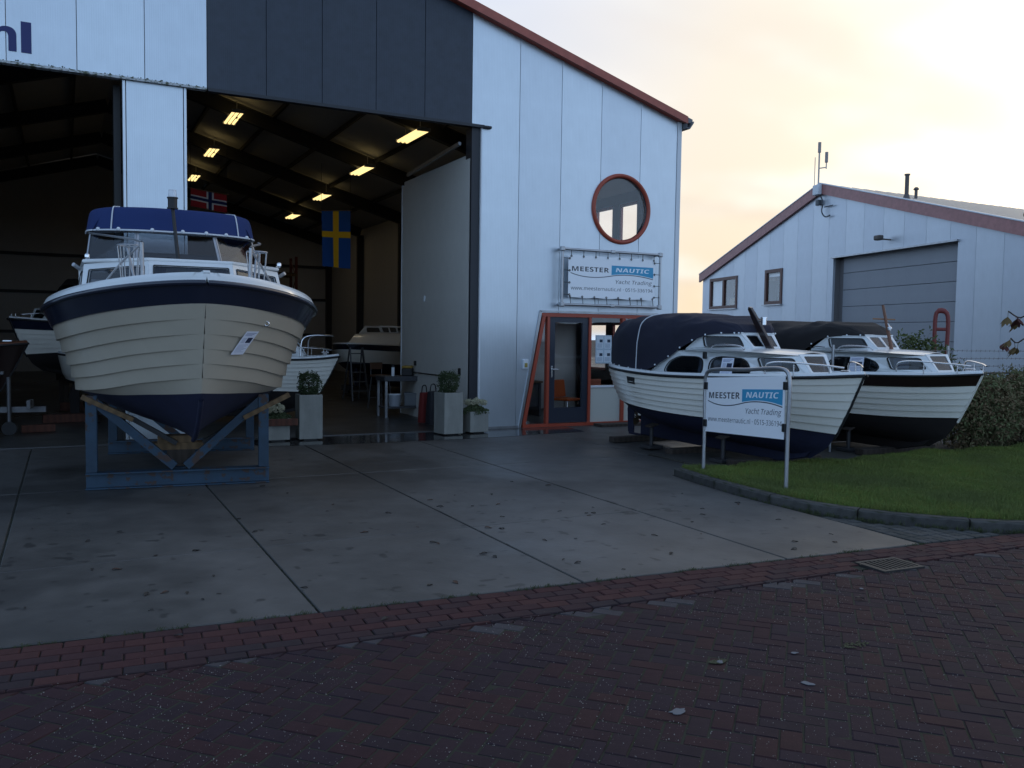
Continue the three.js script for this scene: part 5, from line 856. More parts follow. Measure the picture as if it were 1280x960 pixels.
{
  const s = thing('wall_banner_sign', 'white company banner laced into a galvanised tube frame on the wall', 'sign'), z = ZF + 0.16, x0 = 8.32, x1 = 10.58, y0 = 2.33, y1 = 3.37;
  const fr = obj('tube_frame', [rod([x0, y0, z], [x1, y0, z], 0.026, 10), rod([x0, y1, z], [x1, y1, z], 0.026, 10), rod([x0, y0 - 0.03, z], [x0, y1 + 0.03, z], 0.026, 10), rod([x1, y0 - 0.03, z], [x1, y1 + 0.03, z], 0.026, 10)], M.galv, s);
  for (const x of [x0, x1]) for (const y of [y0, y1]) { obj('tube_clamp', rb(0.09, 0.09, 0.08, 0.02, x, y, z), M.galv, fr); obj('standoff', rod([x, y, ZF], [x, y, z], 0.022), M.galv, fr); }
  obj('tube_joint', [rb(0.1, 0.07, 0.07, 0.02, 9.45, y0, z), rb(0.1, 0.07, 0.07, 0.02, 9.45, y1, z)], M.galv, fr);
  const bn = obj('banner', grid((u, v) => [lerp(8.45, 10.46, u), lerp(2.465, 3.265, v) + 0.006 * Math.sin(u * 25) * (v < 0.05 || v > 0.95 ? 1 : 0), z + 0.005 + 0.012 * fbm(u * 3, v * 2, 4, 2)], 40, 16), new THREE.MeshStandardMaterial({ map: signTex(1024, 410, 0.04), roughness: 0.55, side: THREE.DoubleSide }), s);
  const tie = (a, b) => obj('lacing', [rod(a, b, 0.006, 5), new THREE.TorusGeometry(0.016, 0.005, 4, 10).translate(...b)], M.black, s);
  for (let i = 0; i < 8; i++) { const x = lerp(8.5, 10.41, i / 7); tie([x, y1 - 0.02, z + 0.028], [x + 0.01, 3.245, z + 0.015]); tie([x, y0 + 0.02, z + 0.028], [x - 0.01, 2.485, z + 0.015]); }
  for (let i = 0; i < 4; i++) { const y = lerp(2.52, 3.2, i / 3); tie([x0 + 0.02, y, z + 0.028], [8.475, y, z + 0.015]); tie([x1 - 0.02, y, z + 0.028], [10.435, y, z + 0.015]); }
}
{
  const s = thing('lawn_sign', 'white company board in a steel hoop frame standing on the lawn', 'sign', [7.03, 0.07, -7.75]);
  const L = [0.03, 0, -0.73], R = [-0.03, 0, 0.73], hl = 1.275, hr = 1.34, r = 0.10;
  obj('hoop', tube([[L[0], -0.1, L[2]], [L[0], 0.6, L[2]], [L[0], hl - r, L[2]], [L[0], hl - 0.03, L[2] + 0.03], [L[0], hl, L[2] + r], [0, (hl + hr) / 2, 0], [R[0], hr, R[2] - r], [R[0], hr - 0.03, R[2] - 0.03], [R[0], hr - r, R[2]], [R[0], 0.6, R[2]], [R[0], -0.1, R[2]]], 0.023, 140, 10), M.galv, s);
  const A = [L[0] - 0.012, 0.515, L[2] + 0.035], B = [R[0] - 0.012, 0.57, R[2] - 0.045], C = [R[0] - 0.012, 1.265, R[2] - 0.045], D = [L[0] - 0.012, 1.18, L[2] + 0.035];
  obj('board', uvQuad(A, B, C, D), new THREE.MeshStandardMaterial({ map: signTex(1024, 490, 0.06), roughness: 0.45 }), s);
  obj('board_back', onQuad([A, B, C, D], [[0, 0], [1, 0], [1, 1], [0, 1]], -0.008, 0.006), std([0.6, 0.62, 0.65], 0.5), s);
  for (const [p, ys] of [[L, [0.62, 1.08]], [R, [0.7, 1.16]]]) for (const y of ys) obj('clip', rb(0.03, 0.09, 0.05, 0.006, p[0] - 0.02, y, p[2] - Math.sign(p[2]) * 0.035), M.black, s);
}
/* ---------- door furniture ---------- */
{
  const k = thing('door_keypad', 'small white intercom box on the wall beside the red entrance', 'intercom', [7.64, 1.2, ZF]);
  obj('case', rb(0.11, 0.18, 0.05, 0.012, 0, 0, 0.022), M.whiteTrim, k); obj('button_plate', rb(0.06, 0.08, 0.012, 0.004, 0, -0.02, 0.05), std([0.30, 0.24, 0.06], 0.4), k);
  const p = thing('notice_board', 'pale board of boat adverts hung inside the entrance glass', 'notice board', [9.43, 1.48, ZF - 0.075]);
  const c = document.createElement('canvas'); c.width = 128; c.height = 192; const g = c.getContext('2d'); g.fillStyle = '#b9cbd8'; g.fillRect(0, 0, 128, 192);
  for (const [x, y] of [[6, 6], [68, 6], [6, 100], [68, 100]]) { g.fillStyle = '#dde6ee'; g.fillRect(x, y, 54, 84); g.fillStyle = '#26394f'; g.fillRect(x + 24, y + 22, 24, 20); g.fillStyle = '#93a7bb'; for (let i = 0; i < 6; i++) g.fillRect(x + 6, y + 50 + i * 5, 40, 2); }
  const t = new THREE.CanvasTexture(c); t.colorSpace = THREE.SRGBColorSpace;
  obj('board', rb(0.38, 0.56, 0.012, 0.004), M.paper, p); obj('adverts', new THREE.PlaneGeometry(0.37, 0.55).translate(0, 0, 0.009), new THREE.MeshStandardMaterial({ map: t, roughness: 0.6 }), p);
}
/* ---------- office furniture ---------- */
{
  const chair = thing('tub_chair', 'orange plastic chair beside the glazed door', 'chair', [9.05, 0, -15.2], 0.4, 'orange chairs in the office'); const org = std([0.45, 0.09, 0.02], 0.45);
  obj('seat', rb(0.44, 0.05, 0.42, 0.02, 0, 0.45, 0), org, chair); obj('backrest', rb(0.44, 0.36, 0.04, 0.02, 0, 0.66, -0.2, -0.15), org, chair);
  for (const [x, z] of [[0.18, 0.17], [-0.18, 0.17], [0.18, -0.17], [-0.18, -0.17]]) obj('leg', rod([x, 0.43, z], [x * 1.2, 0.003, z * 1.2], 0.012), M.chrome, chair);
  copy(chair, [9.75, 0, -15.35], -0.5, 'orange plastic chair behind the advert board in the office');
  const d = thing('office_desk', 'low office desk behind the entrance door', 'desk', [8.35, 0, -16.6]);
  obj('top', rb(1.5, 0.04, 0.7, 0.01, 0, 0.74, 0), std([0.22, 0.14, 0.08], 0.5), d); for (const x of [-0.7, 0.7]) obj('side', bx(0.04, 0.72, 0.66, x, 0.36, 0), std([0.1, 0.1, 0.11], 0.6), d); obj('modesty_panel', bx(1.36, 0.5, 0.03, 0, 0.45, 0.25), std([0.1, 0.1, 0.11], 0.6), d);
  const m = thing('desk_monitor', 'dark computer monitor on the office desk', 'monitor', [8.6, 0.762, -16.6], 0.3); obj('screen', rb(0.5, 0.32, 0.04, 0.01, 0, 0.28, 0), M.black, m); obj('stand', [rb(0.2, 0.02, 0.16, 0.005, 0, 0.01, 0), bx(0.05, 0.2, 0.03, 0, 0.11, -0.02)], M.black, m);
}
/* ---------- planters ---------- */
function leaves(r, n, place, size, up = 0.4) {                 // leaf-sized faces spread through a volume
  const pos = [], nor = []; const q = new THREE.Quaternion();
  for (let i = 0; i < n; i++) {
    const [x, y, z, s = 1] = place(r), L = size * (0.6 + 0.7 * r()) * s, w = L * (0.38 + 0.2 * r()), e = new THREE.Euler(r() * 3.1 - 1.2, r() * 6.3, (r() - 0.5) * 2); q.setFromEuler(e);
    const P = [[-L / 2, 0, 0], [-L * 0.05, 0.12 * L, -w / 2], [L / 2, -0.1 * L, 0], [-L * 0.05, 0.12 * L, w / 2]].map(p => V(...p).applyQuaternion(q).add(V(x, y, z)));
    for (const t of [[0, 1, 2], [0, 2, 3]]) for (const k of t) pos.push(P[k].x, P[k].y, P[k].z);
  }
  const g = new THREE.BufferGeometry(); g.setAttribute('position', new THREE.Float32BufferAttribute(pos, 3)); g.computeVertexNormals(); return g;
}
const leafMat = (c, t = 0.3) => std(c, 0.85, { side: THREE.DoubleSide });
const potMat = std([0.30, 0.30, 0.275], 0.8, { map: tex(128, 256, (u, v) => { const k = 0.84 + 0.22 * tnoise(u, v, 5, 3, 5) + 0.16 * tnoise(u, v, 24, 9, 3, 3) + 0.06 * (R0() - 0.5); return [k, k, k * 0.98]; }), bumpMap: grainTex, bumpScale: 0.002 });
function planter(name, label, p, w, h, turn, flowers, seed) {
  const t = thing(name, label, 'planter', [p.x, 0.005, p.z], turn), r = rng(seed), th = 0.025;
  for (const [sx, sz] of [[0, 1], [0, -1], [1, 0], [-1, 0]]) obj('side_panel', sx ? bx(th, h - 0.02, w - 2 * th - 0.004, sx * (w / 2 - th / 2), h / 2 + 0.01, 0) : rb(w, h - 0.02, th, 0.004, 0, h / 2 + 0.01, sz * (w / 2 - th / 2)), potMat, t);
  obj('foot', [bx(w * 0.6, 0.02, 0.05, 0, 0.008, w * 0.35), bx(w * 0.6, 0.02, 0.05, 0, 0.008, -w * 0.35)], M.black, t);
  obj('soil', bx(w - 2 * th - 0.004, 0.02, w - 2 * th - 0.004, 0, h - 0.05, 0), std([0.02, 0.016, 0.012], 0.95), t);
  const pl = thing(flowers ? 'flowering_plant' : 'boxwood_shrub', flowers ? `pale variegated bushy plant in the ${label.split(' ').slice(0, 3).join(' ')} planter ${label.includes('jamb') ? 'by the jamb' : 'behind the cradle'}` : `clipped boxwood shrub growing in the planter ${label.split('planter ')[1]}`, 'plant', [p.x, h, p.z], turn);
  if (flowers) {
    obj('foliage', leaves(r, 900, q => { const a = q() * 6.3, k = Math.sqrt(q()); return [Math.cos(a) * k * w * 0.68, -0.04 + q() * 0.17 * (1.15 - k * 0.8), Math.sin(a) * k * w * 0.62]; }, 0.055), leafMat([0.055, 0.075, 0.03]), pl);
    for (let i = 0; i < 14; i++) { const a = r() * 6.3, k = Math.sqrt(r()) * 0.6, cx = Math.cos(a) * k * w, cy = 0.08 + 0.1 * (1 - k) + r() * 0.03, cz = Math.sin(a) * k * w; obj('flower_head', leaves(r, 70, q => { const u = q() * 6.3, v = q() * 3.1; return [cx + 0.05 * Math.cos(u) * Math.sin(v), cy + 0.04 * Math.cos(v), cz + 0.05 * Math.sin(u) * Math.sin(v)]; }, 0.032), leafMat([0.44, 0.42, 0.29], 0.15), pl); }
  } else {
    obj('stem', rod([0, -0.06, 0], [0, 0.2, 0], 0.015), M.timberOld, pl);
    obj('foliage', leaves(r, 2600, q => { for (;;) { const x = q() * 2 - 1, y = q() * 2 - 1, z = q() * 2 - 1, d = Math.hypot(x, y, z); if (d < 1 && d > 0.45 + 0.3 * q()) { const k = 1 + 0.75 * fbm(x * 2.8, y * 2.8 + seed, z * 2.8, 4) + (q() < 0.04 ? 0.25 * q() : 0), bxx = Math.sign(x) * Math.pow(Math.abs(x), 0.8); return [bxx * 0.175 * k, 0.17 + Math.sign(y) * Math.pow(Math.abs(y), 0.75) * 0.19 * k, z * 0.175 * k]; } } }, 0.034), leafMat([0.036, 0.056, 0.02], 0.25), pl);
  }
}
planter('tall_planter', 'tall grey planter beside the right jamb of the bay', V(5.9, 0, -13.88), 0.37, 0.73, 0.12, false, 3);
planter('low_planter', 'low square grey planter against the right jamb of the bay', V(6.45, 0, -13.98), 0.36, 0.38, 0.05, true, 4);
planter('tall_planter', 'tall grey planter just right of the blue cradle', V(3.5, 0, -14.02), 0.37, 0.73, -0.05, false, 5);
planter('low_planter', 'low grey planter behind the right upright of the cradle', V(2.98, 0, -14.05), 0.36, 0.36, 0, true, 6);
{ const b = obj('loose_board', rb(0.55, 0.11, 0.05, 0.006), M.timberRed); b.position.set(3.0, 0.31, -13.83); tag(b, 'short brown board leaning on the low planter behind the cradle', 'board'); }

/* ---------- hedge, shrubs, fence, sapling ---------- */
function shrub(name, label, p, rx, ry, rz, n, size, cols, seed) {
  const r = rng(seed), t = thing(name, label, 'shrub', p);
  for (let i = 0; i < 7; i++) { const a = r() * 6.3; obj('stem', tube([[0.1 * Math.cos(a), 0, 0.1 * Math.sin(a)], [0.3 * rx * Math.cos(a), ry * 0.9, 0.3 * rz * Math.sin(a)], [0.65 * rx * Math.cos(a + 0.3), ry * 1.55, 0.65 * rz * Math.sin(a + 0.3)]], 0.012, 8, 5), M.timberOld, t); }
  cols.forEach((c, ci) => obj('foliage', leaves(r, Math.floor(n / cols.length), q => { for (;;) { const x = q() * 2 - 1, y = q() * 2 - 1, z = q() * 2 - 1, d = Math.hypot(x, y, z), k = 1 + 0.75 * fbm(x * 1.9 + seed, y * 1.9, z * 1.9 + ci, 3); if (d < 1 && d > 0.25 && fbm(x * 3 + seed, y * 3, z * 3, 2) > -0.14) return [x * rx * k, Math.max(0.03, ry + y * ry * k), z * rz * k]; } }, size), leafMat(c, 0.3), t));
}
const hc = [[0.16, 0.145, 0.07], [0.165, 0.115, 0.06], [0.13, 0.15, 0.062]];
shrub('hedge_shrub', 'brownish autumn shrub right at the bow of the brown band boat', [13.0, 0.02, -8.95], 0.85, 0.6, 0.55, 11000, 0.07, hc, 41);
shrub('hedge_shrub', 'taller rust tinged shrub next along the hedge below the wire fence', [14.2, 0.02, -9.0], 0.95, 0.64, 0.6, 12000, 0.07, hc, 42);
shrub('hedge_shrub', 'dense dark shrub at the far end of the hedge', [15.6, 0.02, -9.0], 1.0, 0.66, 0.6, 9000, 0.07, hc, 43);
shrub('laurel_shrub', 'green laurel shrub behind the brown band boat before the roller door', [15.6, 0, -12.2], 1.0, 0.92, 0.8, 5200, 0.10, [[0.085, 0.105, 0.03], [0.07, 0.09, 0.028]], 44);
{
  const f = thing('wire_fence', 'barbed wire fence with thin rail above the autumn hedge', 'fence', [0, 0, -9.55]);
  for (const x of [10.4, 13.05, 17.2, 21]) obj('post', rod([x, 0, 0], [x, 1.66, 0], 0.022, 8), M.galv, f);
  for (const y of [1.58, 1.45, 1.32]) { const w = obj('barbed_wire', rod([10.4, y, 0.02], [24, y, 0.02], 0.004, 5), std([0.16, 0.15, 0.15], 0.5, { metalness: 0.6 }), f); const bs = []; for (let x = 10.5; x < 20; x += 0.12) bs.push(rod([x, y - 0.02, 0.02], [x + 0.012, y + 0.02, 0.02], 0.0035, 4)); obj('barb', bs, w.material, w).userData.kind = 'stuff'; }
  obj('rail', rod([10.4, 1.2, 0], [24, 1.2, 0], 0.02, 6), std([0.05, 0.05, 0.055], 0.6), f);
}
{
  const p = thing('red_tube_guard', 'red painted tube hoop standing before the roller door', 'guard rail'); const q = hit(1176, 424, [17.5, 1.75, -13], [0.457, 0, -0.889]); p.position.set(q.x, 0, q.z); p.rotation.y = 0.1;
  const m = std([0.20, 0.035, 0.03], 0.5); const h = 2.42; p.scale.set(0.75, 1, 0.75); p.rotation.y = -0.9;
  obj('hoop', tube([[-0.16, 0, 0], [-0.16, 1.2, 0], [-0.16, h - 0.1, 0], [-0.12, h - 0.02, 0], [-0.03, h, 0], [0.1, h - 0.03, 0], [0.155, h - 0.1, 0], [0.16, 1.2, 0], [0.16, 0, 0]], 0.062, 60, 10), m, p);
  obj('cross_tube', rod([-0.16, h - 0.42, 0], [0.16, h - 0.42, 0], 0.04, 10), m, p); for (const x of [-0.16, 0.16]) obj('foot_plate', bx(0.2, 0.02, 0.2, x, 0.012, 0), m, p);
}
{
  const t = thing('chestnut_sapling', 'young chestnut tree with a few rust coloured leaves at the lawn edge', 'tree', [11.16, 0.07, -6.63]); const r = rng(91);
  obj('trunk', tube([[0, 0, 0], [0.03, 1.0, 0.02], [0, 2.0, 0], [0.06, 3.0, 0.04]], 0.03, 24, 7), M.timberOld, t);
  const lm = [leafMat([0.16, 0.05, 0.03], 0.35), leafMat([0.13, 0.085, 0.03], 0.35), leafMat([0.09, 0.03, 0.025], 0.35)];
  const branches = [[[0, 1.75, 0], [-0.28, 2.02, -0.2], [-0.40, 1.98, -0.26], [-0.54, 2.06, -0.32]], [[0, 1.55, 0], [-0.3, 1.72, -0.22], [-0.44, 1.66, -0.26], [-0.5, 1.72, -0.30]], [[0, 2.2, 0], [0.3, 2.5, 0.2], [0.6, 2.6, 0.3], [0.8, 2.8, 0.3]], [[0, 2.4, 0], [0.1, 2.7, 0.4], [0, 2.9, 0.7], [0, 3, 0.8]], [[0.02, 2.7, 0], [-0.1, 3.0, -0.2], [-0.2, 3.2, -0.3], [-0.25, 3.4, -0.3]]];
  branches.forEach(bp => {
    const br = obj('branch', tube(bp, 0.009, 16, 5), M.timberOld, t), c = new THREE.CatmullRomCurve3(bp.map(p => V(...p)));
    for (const k of [0.6, 0.78, 0.92, 1]) { const o = c.getPoint(k), a0 = r() * 6.3, gs = []; const ex = V((r() - 0.5) * 0.14, -0.02 - r() * 0.06, (r() - 0.5) * 0.14); for (let i = 0; i < 5; i++) { const a = a0 + (i - 2) * 0.55, L = 0.11 + 0.04 * r() - Math.abs(i - 2) * 0.018, dir = V(Math.cos(a), -0.75 - 0.3 * r(), Math.sin(a)).normalize(), sd = V(-Math.sin(a), 0.1, Math.cos(a)); gs.push(grid((u, v) => { const w = 0.028 * Math.sin(Math.PI * Math.pow(u, 1.5)) , q = o.clone().add(ex).addScaledVector(dir, u * L).addScaledVector(sd, (v - 0.5) * 2 * w).add(V(0, -0.25 * u * u * L + 0.008 * Math.abs(v - 0.5), 0)); return q.toArray(); }, 5, 2)); } gs.push(rod(o.toArray(), o.clone().add(ex).toArray(), 0.003, 4)); obj('leaf', gs, lm[Math.floor(r() * 3)], br); }
  });
}

/* ---------- inside the hall ---------- */
const tubeMat = new THREE.MeshStandardMaterial({ color: 0x222222, emissive: lin(1, 0.74, 0.30), emissiveIntensity: 1.5, roughness: 0.5 });
const lampBody = std([0.35, 0.34, 0.32], 0.5);
{
  const spots = [[7.6, -20.27], [7.8, -24.97], [8.0, -30.17], [8.2, -35.4], [4.17, -19.9], [4.17, -24.98], [4.3, -29.89], [4.4, -35.0]]; let first;
  spots.forEach(([x, z], i) => {
    const y = roofY(x) - 0.60, sl = -Math.atan(0.295) * (x > 1.25 ? 1 : -1);
    if (!first) {
      first = thing('ceiling_light', 'lit fluorescent batten light hanging under the hall roof', 'lamp', [x, y, z], 0, 'ceiling lights of the boat hall');
      obj('housing', [rb(0.14, 0.05, 1.5, 0.015, 0, 0.05, 0), rod([0, 0.07, 0.5], [0, 0.36, 0.5], 0.01), rod([0, 0.07, -0.5], [0, 0.36, -0.5], 0.01)], lampBody, first);
      for (const dx of [-0.11, 0, 0.11]) obj('light_tube', rod([dx, 0.0, -0.72], [dx, 0.0, 0.72], 0.036, 10), tubeMat, first);
      obj('end_cap', [bx(0.34, 0.08, 0.03, 0, 0.01, 0.735), bx(0.34, 0.08, 0.03, 0, 0.01, -0.735)], lampBody, first);
    } else copy(first, [x, y, z]);
    const a = new THREE.RectAreaLight(lin(1, 0.88, 0.72), 1.5, 0.3, 1.44); a.position.set(x, y - 0.05, z); a.up.set(0, 0, 1); a.lookAt(x, 0, z); scene.add(a);
  });
}
function flag(name, label, quad, draw, w, h) {
  const c = document.createElement('canvas'); c.width = w; c.height = h; draw(c.getContext('2d'), w, h); const t = new THREE.CanvasTexture(c); t.colorSpace = THREE.SRGBColorSpace;
  const f = thing(name, label, 'flag'); const [A, B, C, D] = quad.map(p => V(...p));
  obj('cloth', grid((u, v) => A.clone().lerp(B, u).lerp(D.clone().lerp(C, u), v).add(V(0, 0, 0.04 * Math.sin(u * 7 + v * 2) * (1 - v * 0.6))).toArray(), 24, 16), new THREE.MeshStandardMaterial({ map: t, roughness: 0.85, side: THREE.DoubleSide }), f);
  obj('flag_pole', rod(D.clone().add(V(-0.05, 0.01, 0)).toArray(), C.clone().add(V(0.05, 0.01, 0)).toArray(), 0.012), M.timber, f);
  obj('cord', [rod(D.toArray(), [D.x, D.y + 1.2, D.z], 0.004, 4), rod(C.toArray(), [C.x, C.y + 1.1, C.z], 0.004, 4)], M.rubber, f);
}
flag('swedish_flag', 'blue flag with yellow cross hanging lengthwise under the hall roof', [[5.83, 3.42, -22], [6.56, 3.38, -22], [6.56, 4.86, -22], [5.81, 4.80, -22]], (g, w, h) => { g.fillStyle = '#0b4a8f'; g.fillRect(0, 0, w, h); g.fillStyle = '#e0ac10'; g.fillRect(w * 0.40, 0, w * 0.2, h); g.fillRect(0, h * 0.36, w, h * 0.11); }, 128, 240);
flag('norwegian_flag', 'red flag with blue and white cross hanging above the cruiser', [[2.68, 4.68, -22], [3.5, 4.58, -22], [3.5, 5.0, -22], [2.68, 5.1, -22]], (g, w, h) => { g.fillStyle = '#a01c26'; g.fillRect(0, 0, w, h); g.fillStyle = '#cfcfd2'; g.fillRect(w * 0.44, 0, w * 0.2, h); g.fillRect(0, h * 0.34, w, h * 0.32); g.fillStyle = '#16245a'; g.fillRect(w * 0.49, 0, w * 0.1, h); g.fillRect(0, h * 0.42, w, h * 0.16); }, 200, 110);

const turnOf = (x, z) => Math.atan2(-z, x);
const smallB = lapBoat('small_white_boat', 'small white clinker boat with steel pulpit inside the hall behind the tall planter', { pos: [4.72 - 5.2 * 0.93, 0.0, -16.6 - 5.2 * 0.37], turn: turnOf(0.93, 0.37), bottom: M.antifoulBlack, n: 8, sheerBow: 1.27 });
obj('pulpit', tube([[4.55, 1.28, 0.5], [4.6, 1.62, 0.45], [5.0, 1.68, 0.2], [5.12, 1.66, 0], [5.0, 1.68, -0.2], [4.6, 1.62, -0.45], [4.55, 1.28, -0.5]], 0.016, 50, 8), M.chrome, smallB.root);
const backB = lapBoat('stored_cabin_boat', 'white cabin boat with dark band stored deep in the hall past the partition', { pos: [6.85, 0.14, -23.2], turn: turnOf(0.62, -0.785), bottom: M.antifoul, n: 6, vb: 1.72, band: M.navyGel });
const leftB = lapBoat('stored_cruiser', 'cruiser with dark band and cover stored in the left bay behind the cradle boat', { pos: [-1.0 + 5.2 * 0.72, 0.62, -20.7 - 5.2 * 0.694], turn: turnOf(-0.72, 0.694), bottom: M.antifoulBlack, n: 5, vb: 1.72, band: M.navyGel });
canvas(leftB.root, [[0.2, 0.4, 1.29, 1.5], [0.6, 0.65, 1.28, 2.2], [1.3, 0.84, 1.27, 2.35], [2.2, 0.84, 1.3, 2.35], [2.75, 0.72, 1.7, 2.3], [3.3, 0.62, 1.82, 2.25], [3.5, 0.58, 1.84, 2.1]], M.canvasBrown, 5.5, { e: 0.5 });
const darkB = lapBoat('dark_trailer_boat', 'dark hulled boat on a road trailer at the left bay', { pos: [-5.75, 0.18, -16.9], turn: turnOf(1, 0.13), bottom: M.antifoulBlack, n: 5 });
darkB.root.traverse(m => { if (m.isMesh && ['strake', 'boot_top', 'gunwale', 'deck'].includes(m.name)) m.material = m.name === 'deck' || m.name === 'gunwale' ? M.mahogany : M.brownGel; });
for (const n of ['cabin', 'windscreen', 'screen_top_rail', 'grab_rail', 'deck_rail']) { const q = darkB.root.children.find(c => c.name === n); if (q) darkB.root.remove(q); }
// cradle timbers below the stored boats
for (const [bt, nm, h] of [[smallB, 'small white boat', 0.095], [backB, 'stored cabin boat', 0.23], [leftB, 'stored cruiser', 0.71]]) { bt.root.updateMatrixWorld(); [1.2, 3.4].forEach((x, i) => { const q = V(x, 0, 0).applyMatrix4(bt.root.matrixWorld), t = thing('timber_trestle', `timber trestle under the ${i ? 'forward' : 'aft'} keel of the ${nm}`, 'trestle', [q.x, 0.003, q.z], bt.root.rotation.y); obj('cross_beam', rb(0.16, Math.min(0.16, h), 1.3, 0.01, 0, h - Math.min(0.08, h / 2), 0), M.timberOld, t); if (h > 0.2) for (const s of [1, -1]) obj('leg', bx(0.14, h - 0.16, 0.14, 0, (h - 0.16) / 2, 0.5 * s), M.timberOld, t); }); }
{
  const t = thing('boat_trailer', 'galvanised boat trailer with jockey wheel under the dark boat', 'trailer', [-0.4, 0, -16.15], turnOf(1, 0.13));
  obj('draw_bar', [beamBetween([0.1, 0.42, 0], [-1.6, 0.42, 0], 0.09, 0.09), beamBetween([-1.5, 0.42, 0], [-2.4, 0.40, 0.6], 0.07, 0.08), beamBetween([-1.5, 0.42, 0], [-2.4, 0.40, -0.6], 0.07, 0.08), beamBetween([-2.4, 0.4, 0.6], [-5, 0.4, 0.6], 0.07, 0.08), beamBetween([-2.4, 0.4, -0.6], [-5, 0.4, -0.6], 0.07, 0.08), beamBetween([-3.2, 0.4, -0.8], [-3.2, 0.4, 0.8], 0.07, 0.08)], M.galvDull, t);
  obj('jockey_tube', rod([-0.42, 0.22, 0.09], [-0.42, 0.95, 0.09], 0.03), M.galvDull, t); obj('jockey_wheel', rod([-0.42, 0.12, 0.06], [-0.42, 0.12, 0.12], 0.11, 18), M.rubber, t);
  obj('winch_post', [beamBetween([-0.7, 0.45, 0], [-0.55, 1.1, 0], 0.07, 0.07, [0, 0, 1]), rb(0.12, 0.14, 0.14, 0.02, -0.55, 1.05, 0)], M.galvDull, t);
  for (const s of [1, -1]) { const w = obj('wheel', rod([-3.2, 0.31, 0.78 * s], [-3.2, 0.31, 0.96 * s], 0.31, 24), M.rubber, t); obj('rim', rod([-3.2, 0.31, 0.80 * s], [-3.2, 0.31, 0.97 * s], 0.18, 18), M.galvDull, w); }
  obj('light_board', rb(0.06, 0.14, 0.3, 0.01, -0.1, 0.52, 0.2), M.galvDull, t);
}
for (const [px, py, l, h] of [[80, 528, 0.7, 0.15], [95, 513, 0.6, 0.17], [48, 540, 0.5, 0.12]]) { const q = gp(px, py), b = obj('timber_block', rb(l, h, 0.16, 0.01), M.timberRed); b.position.set(q.x, h / 2 + 0.004, q.z); b.rotation.y = 0.1; tag(b, h > 0.16 ? 'red brown timber block lying furthest inside the left bay' : h > 0.13 ? 'long red brown timber block on the left bay floor beside the cradle' : 'short flat timber block near the trailer jockey wheel', 'timber'); }
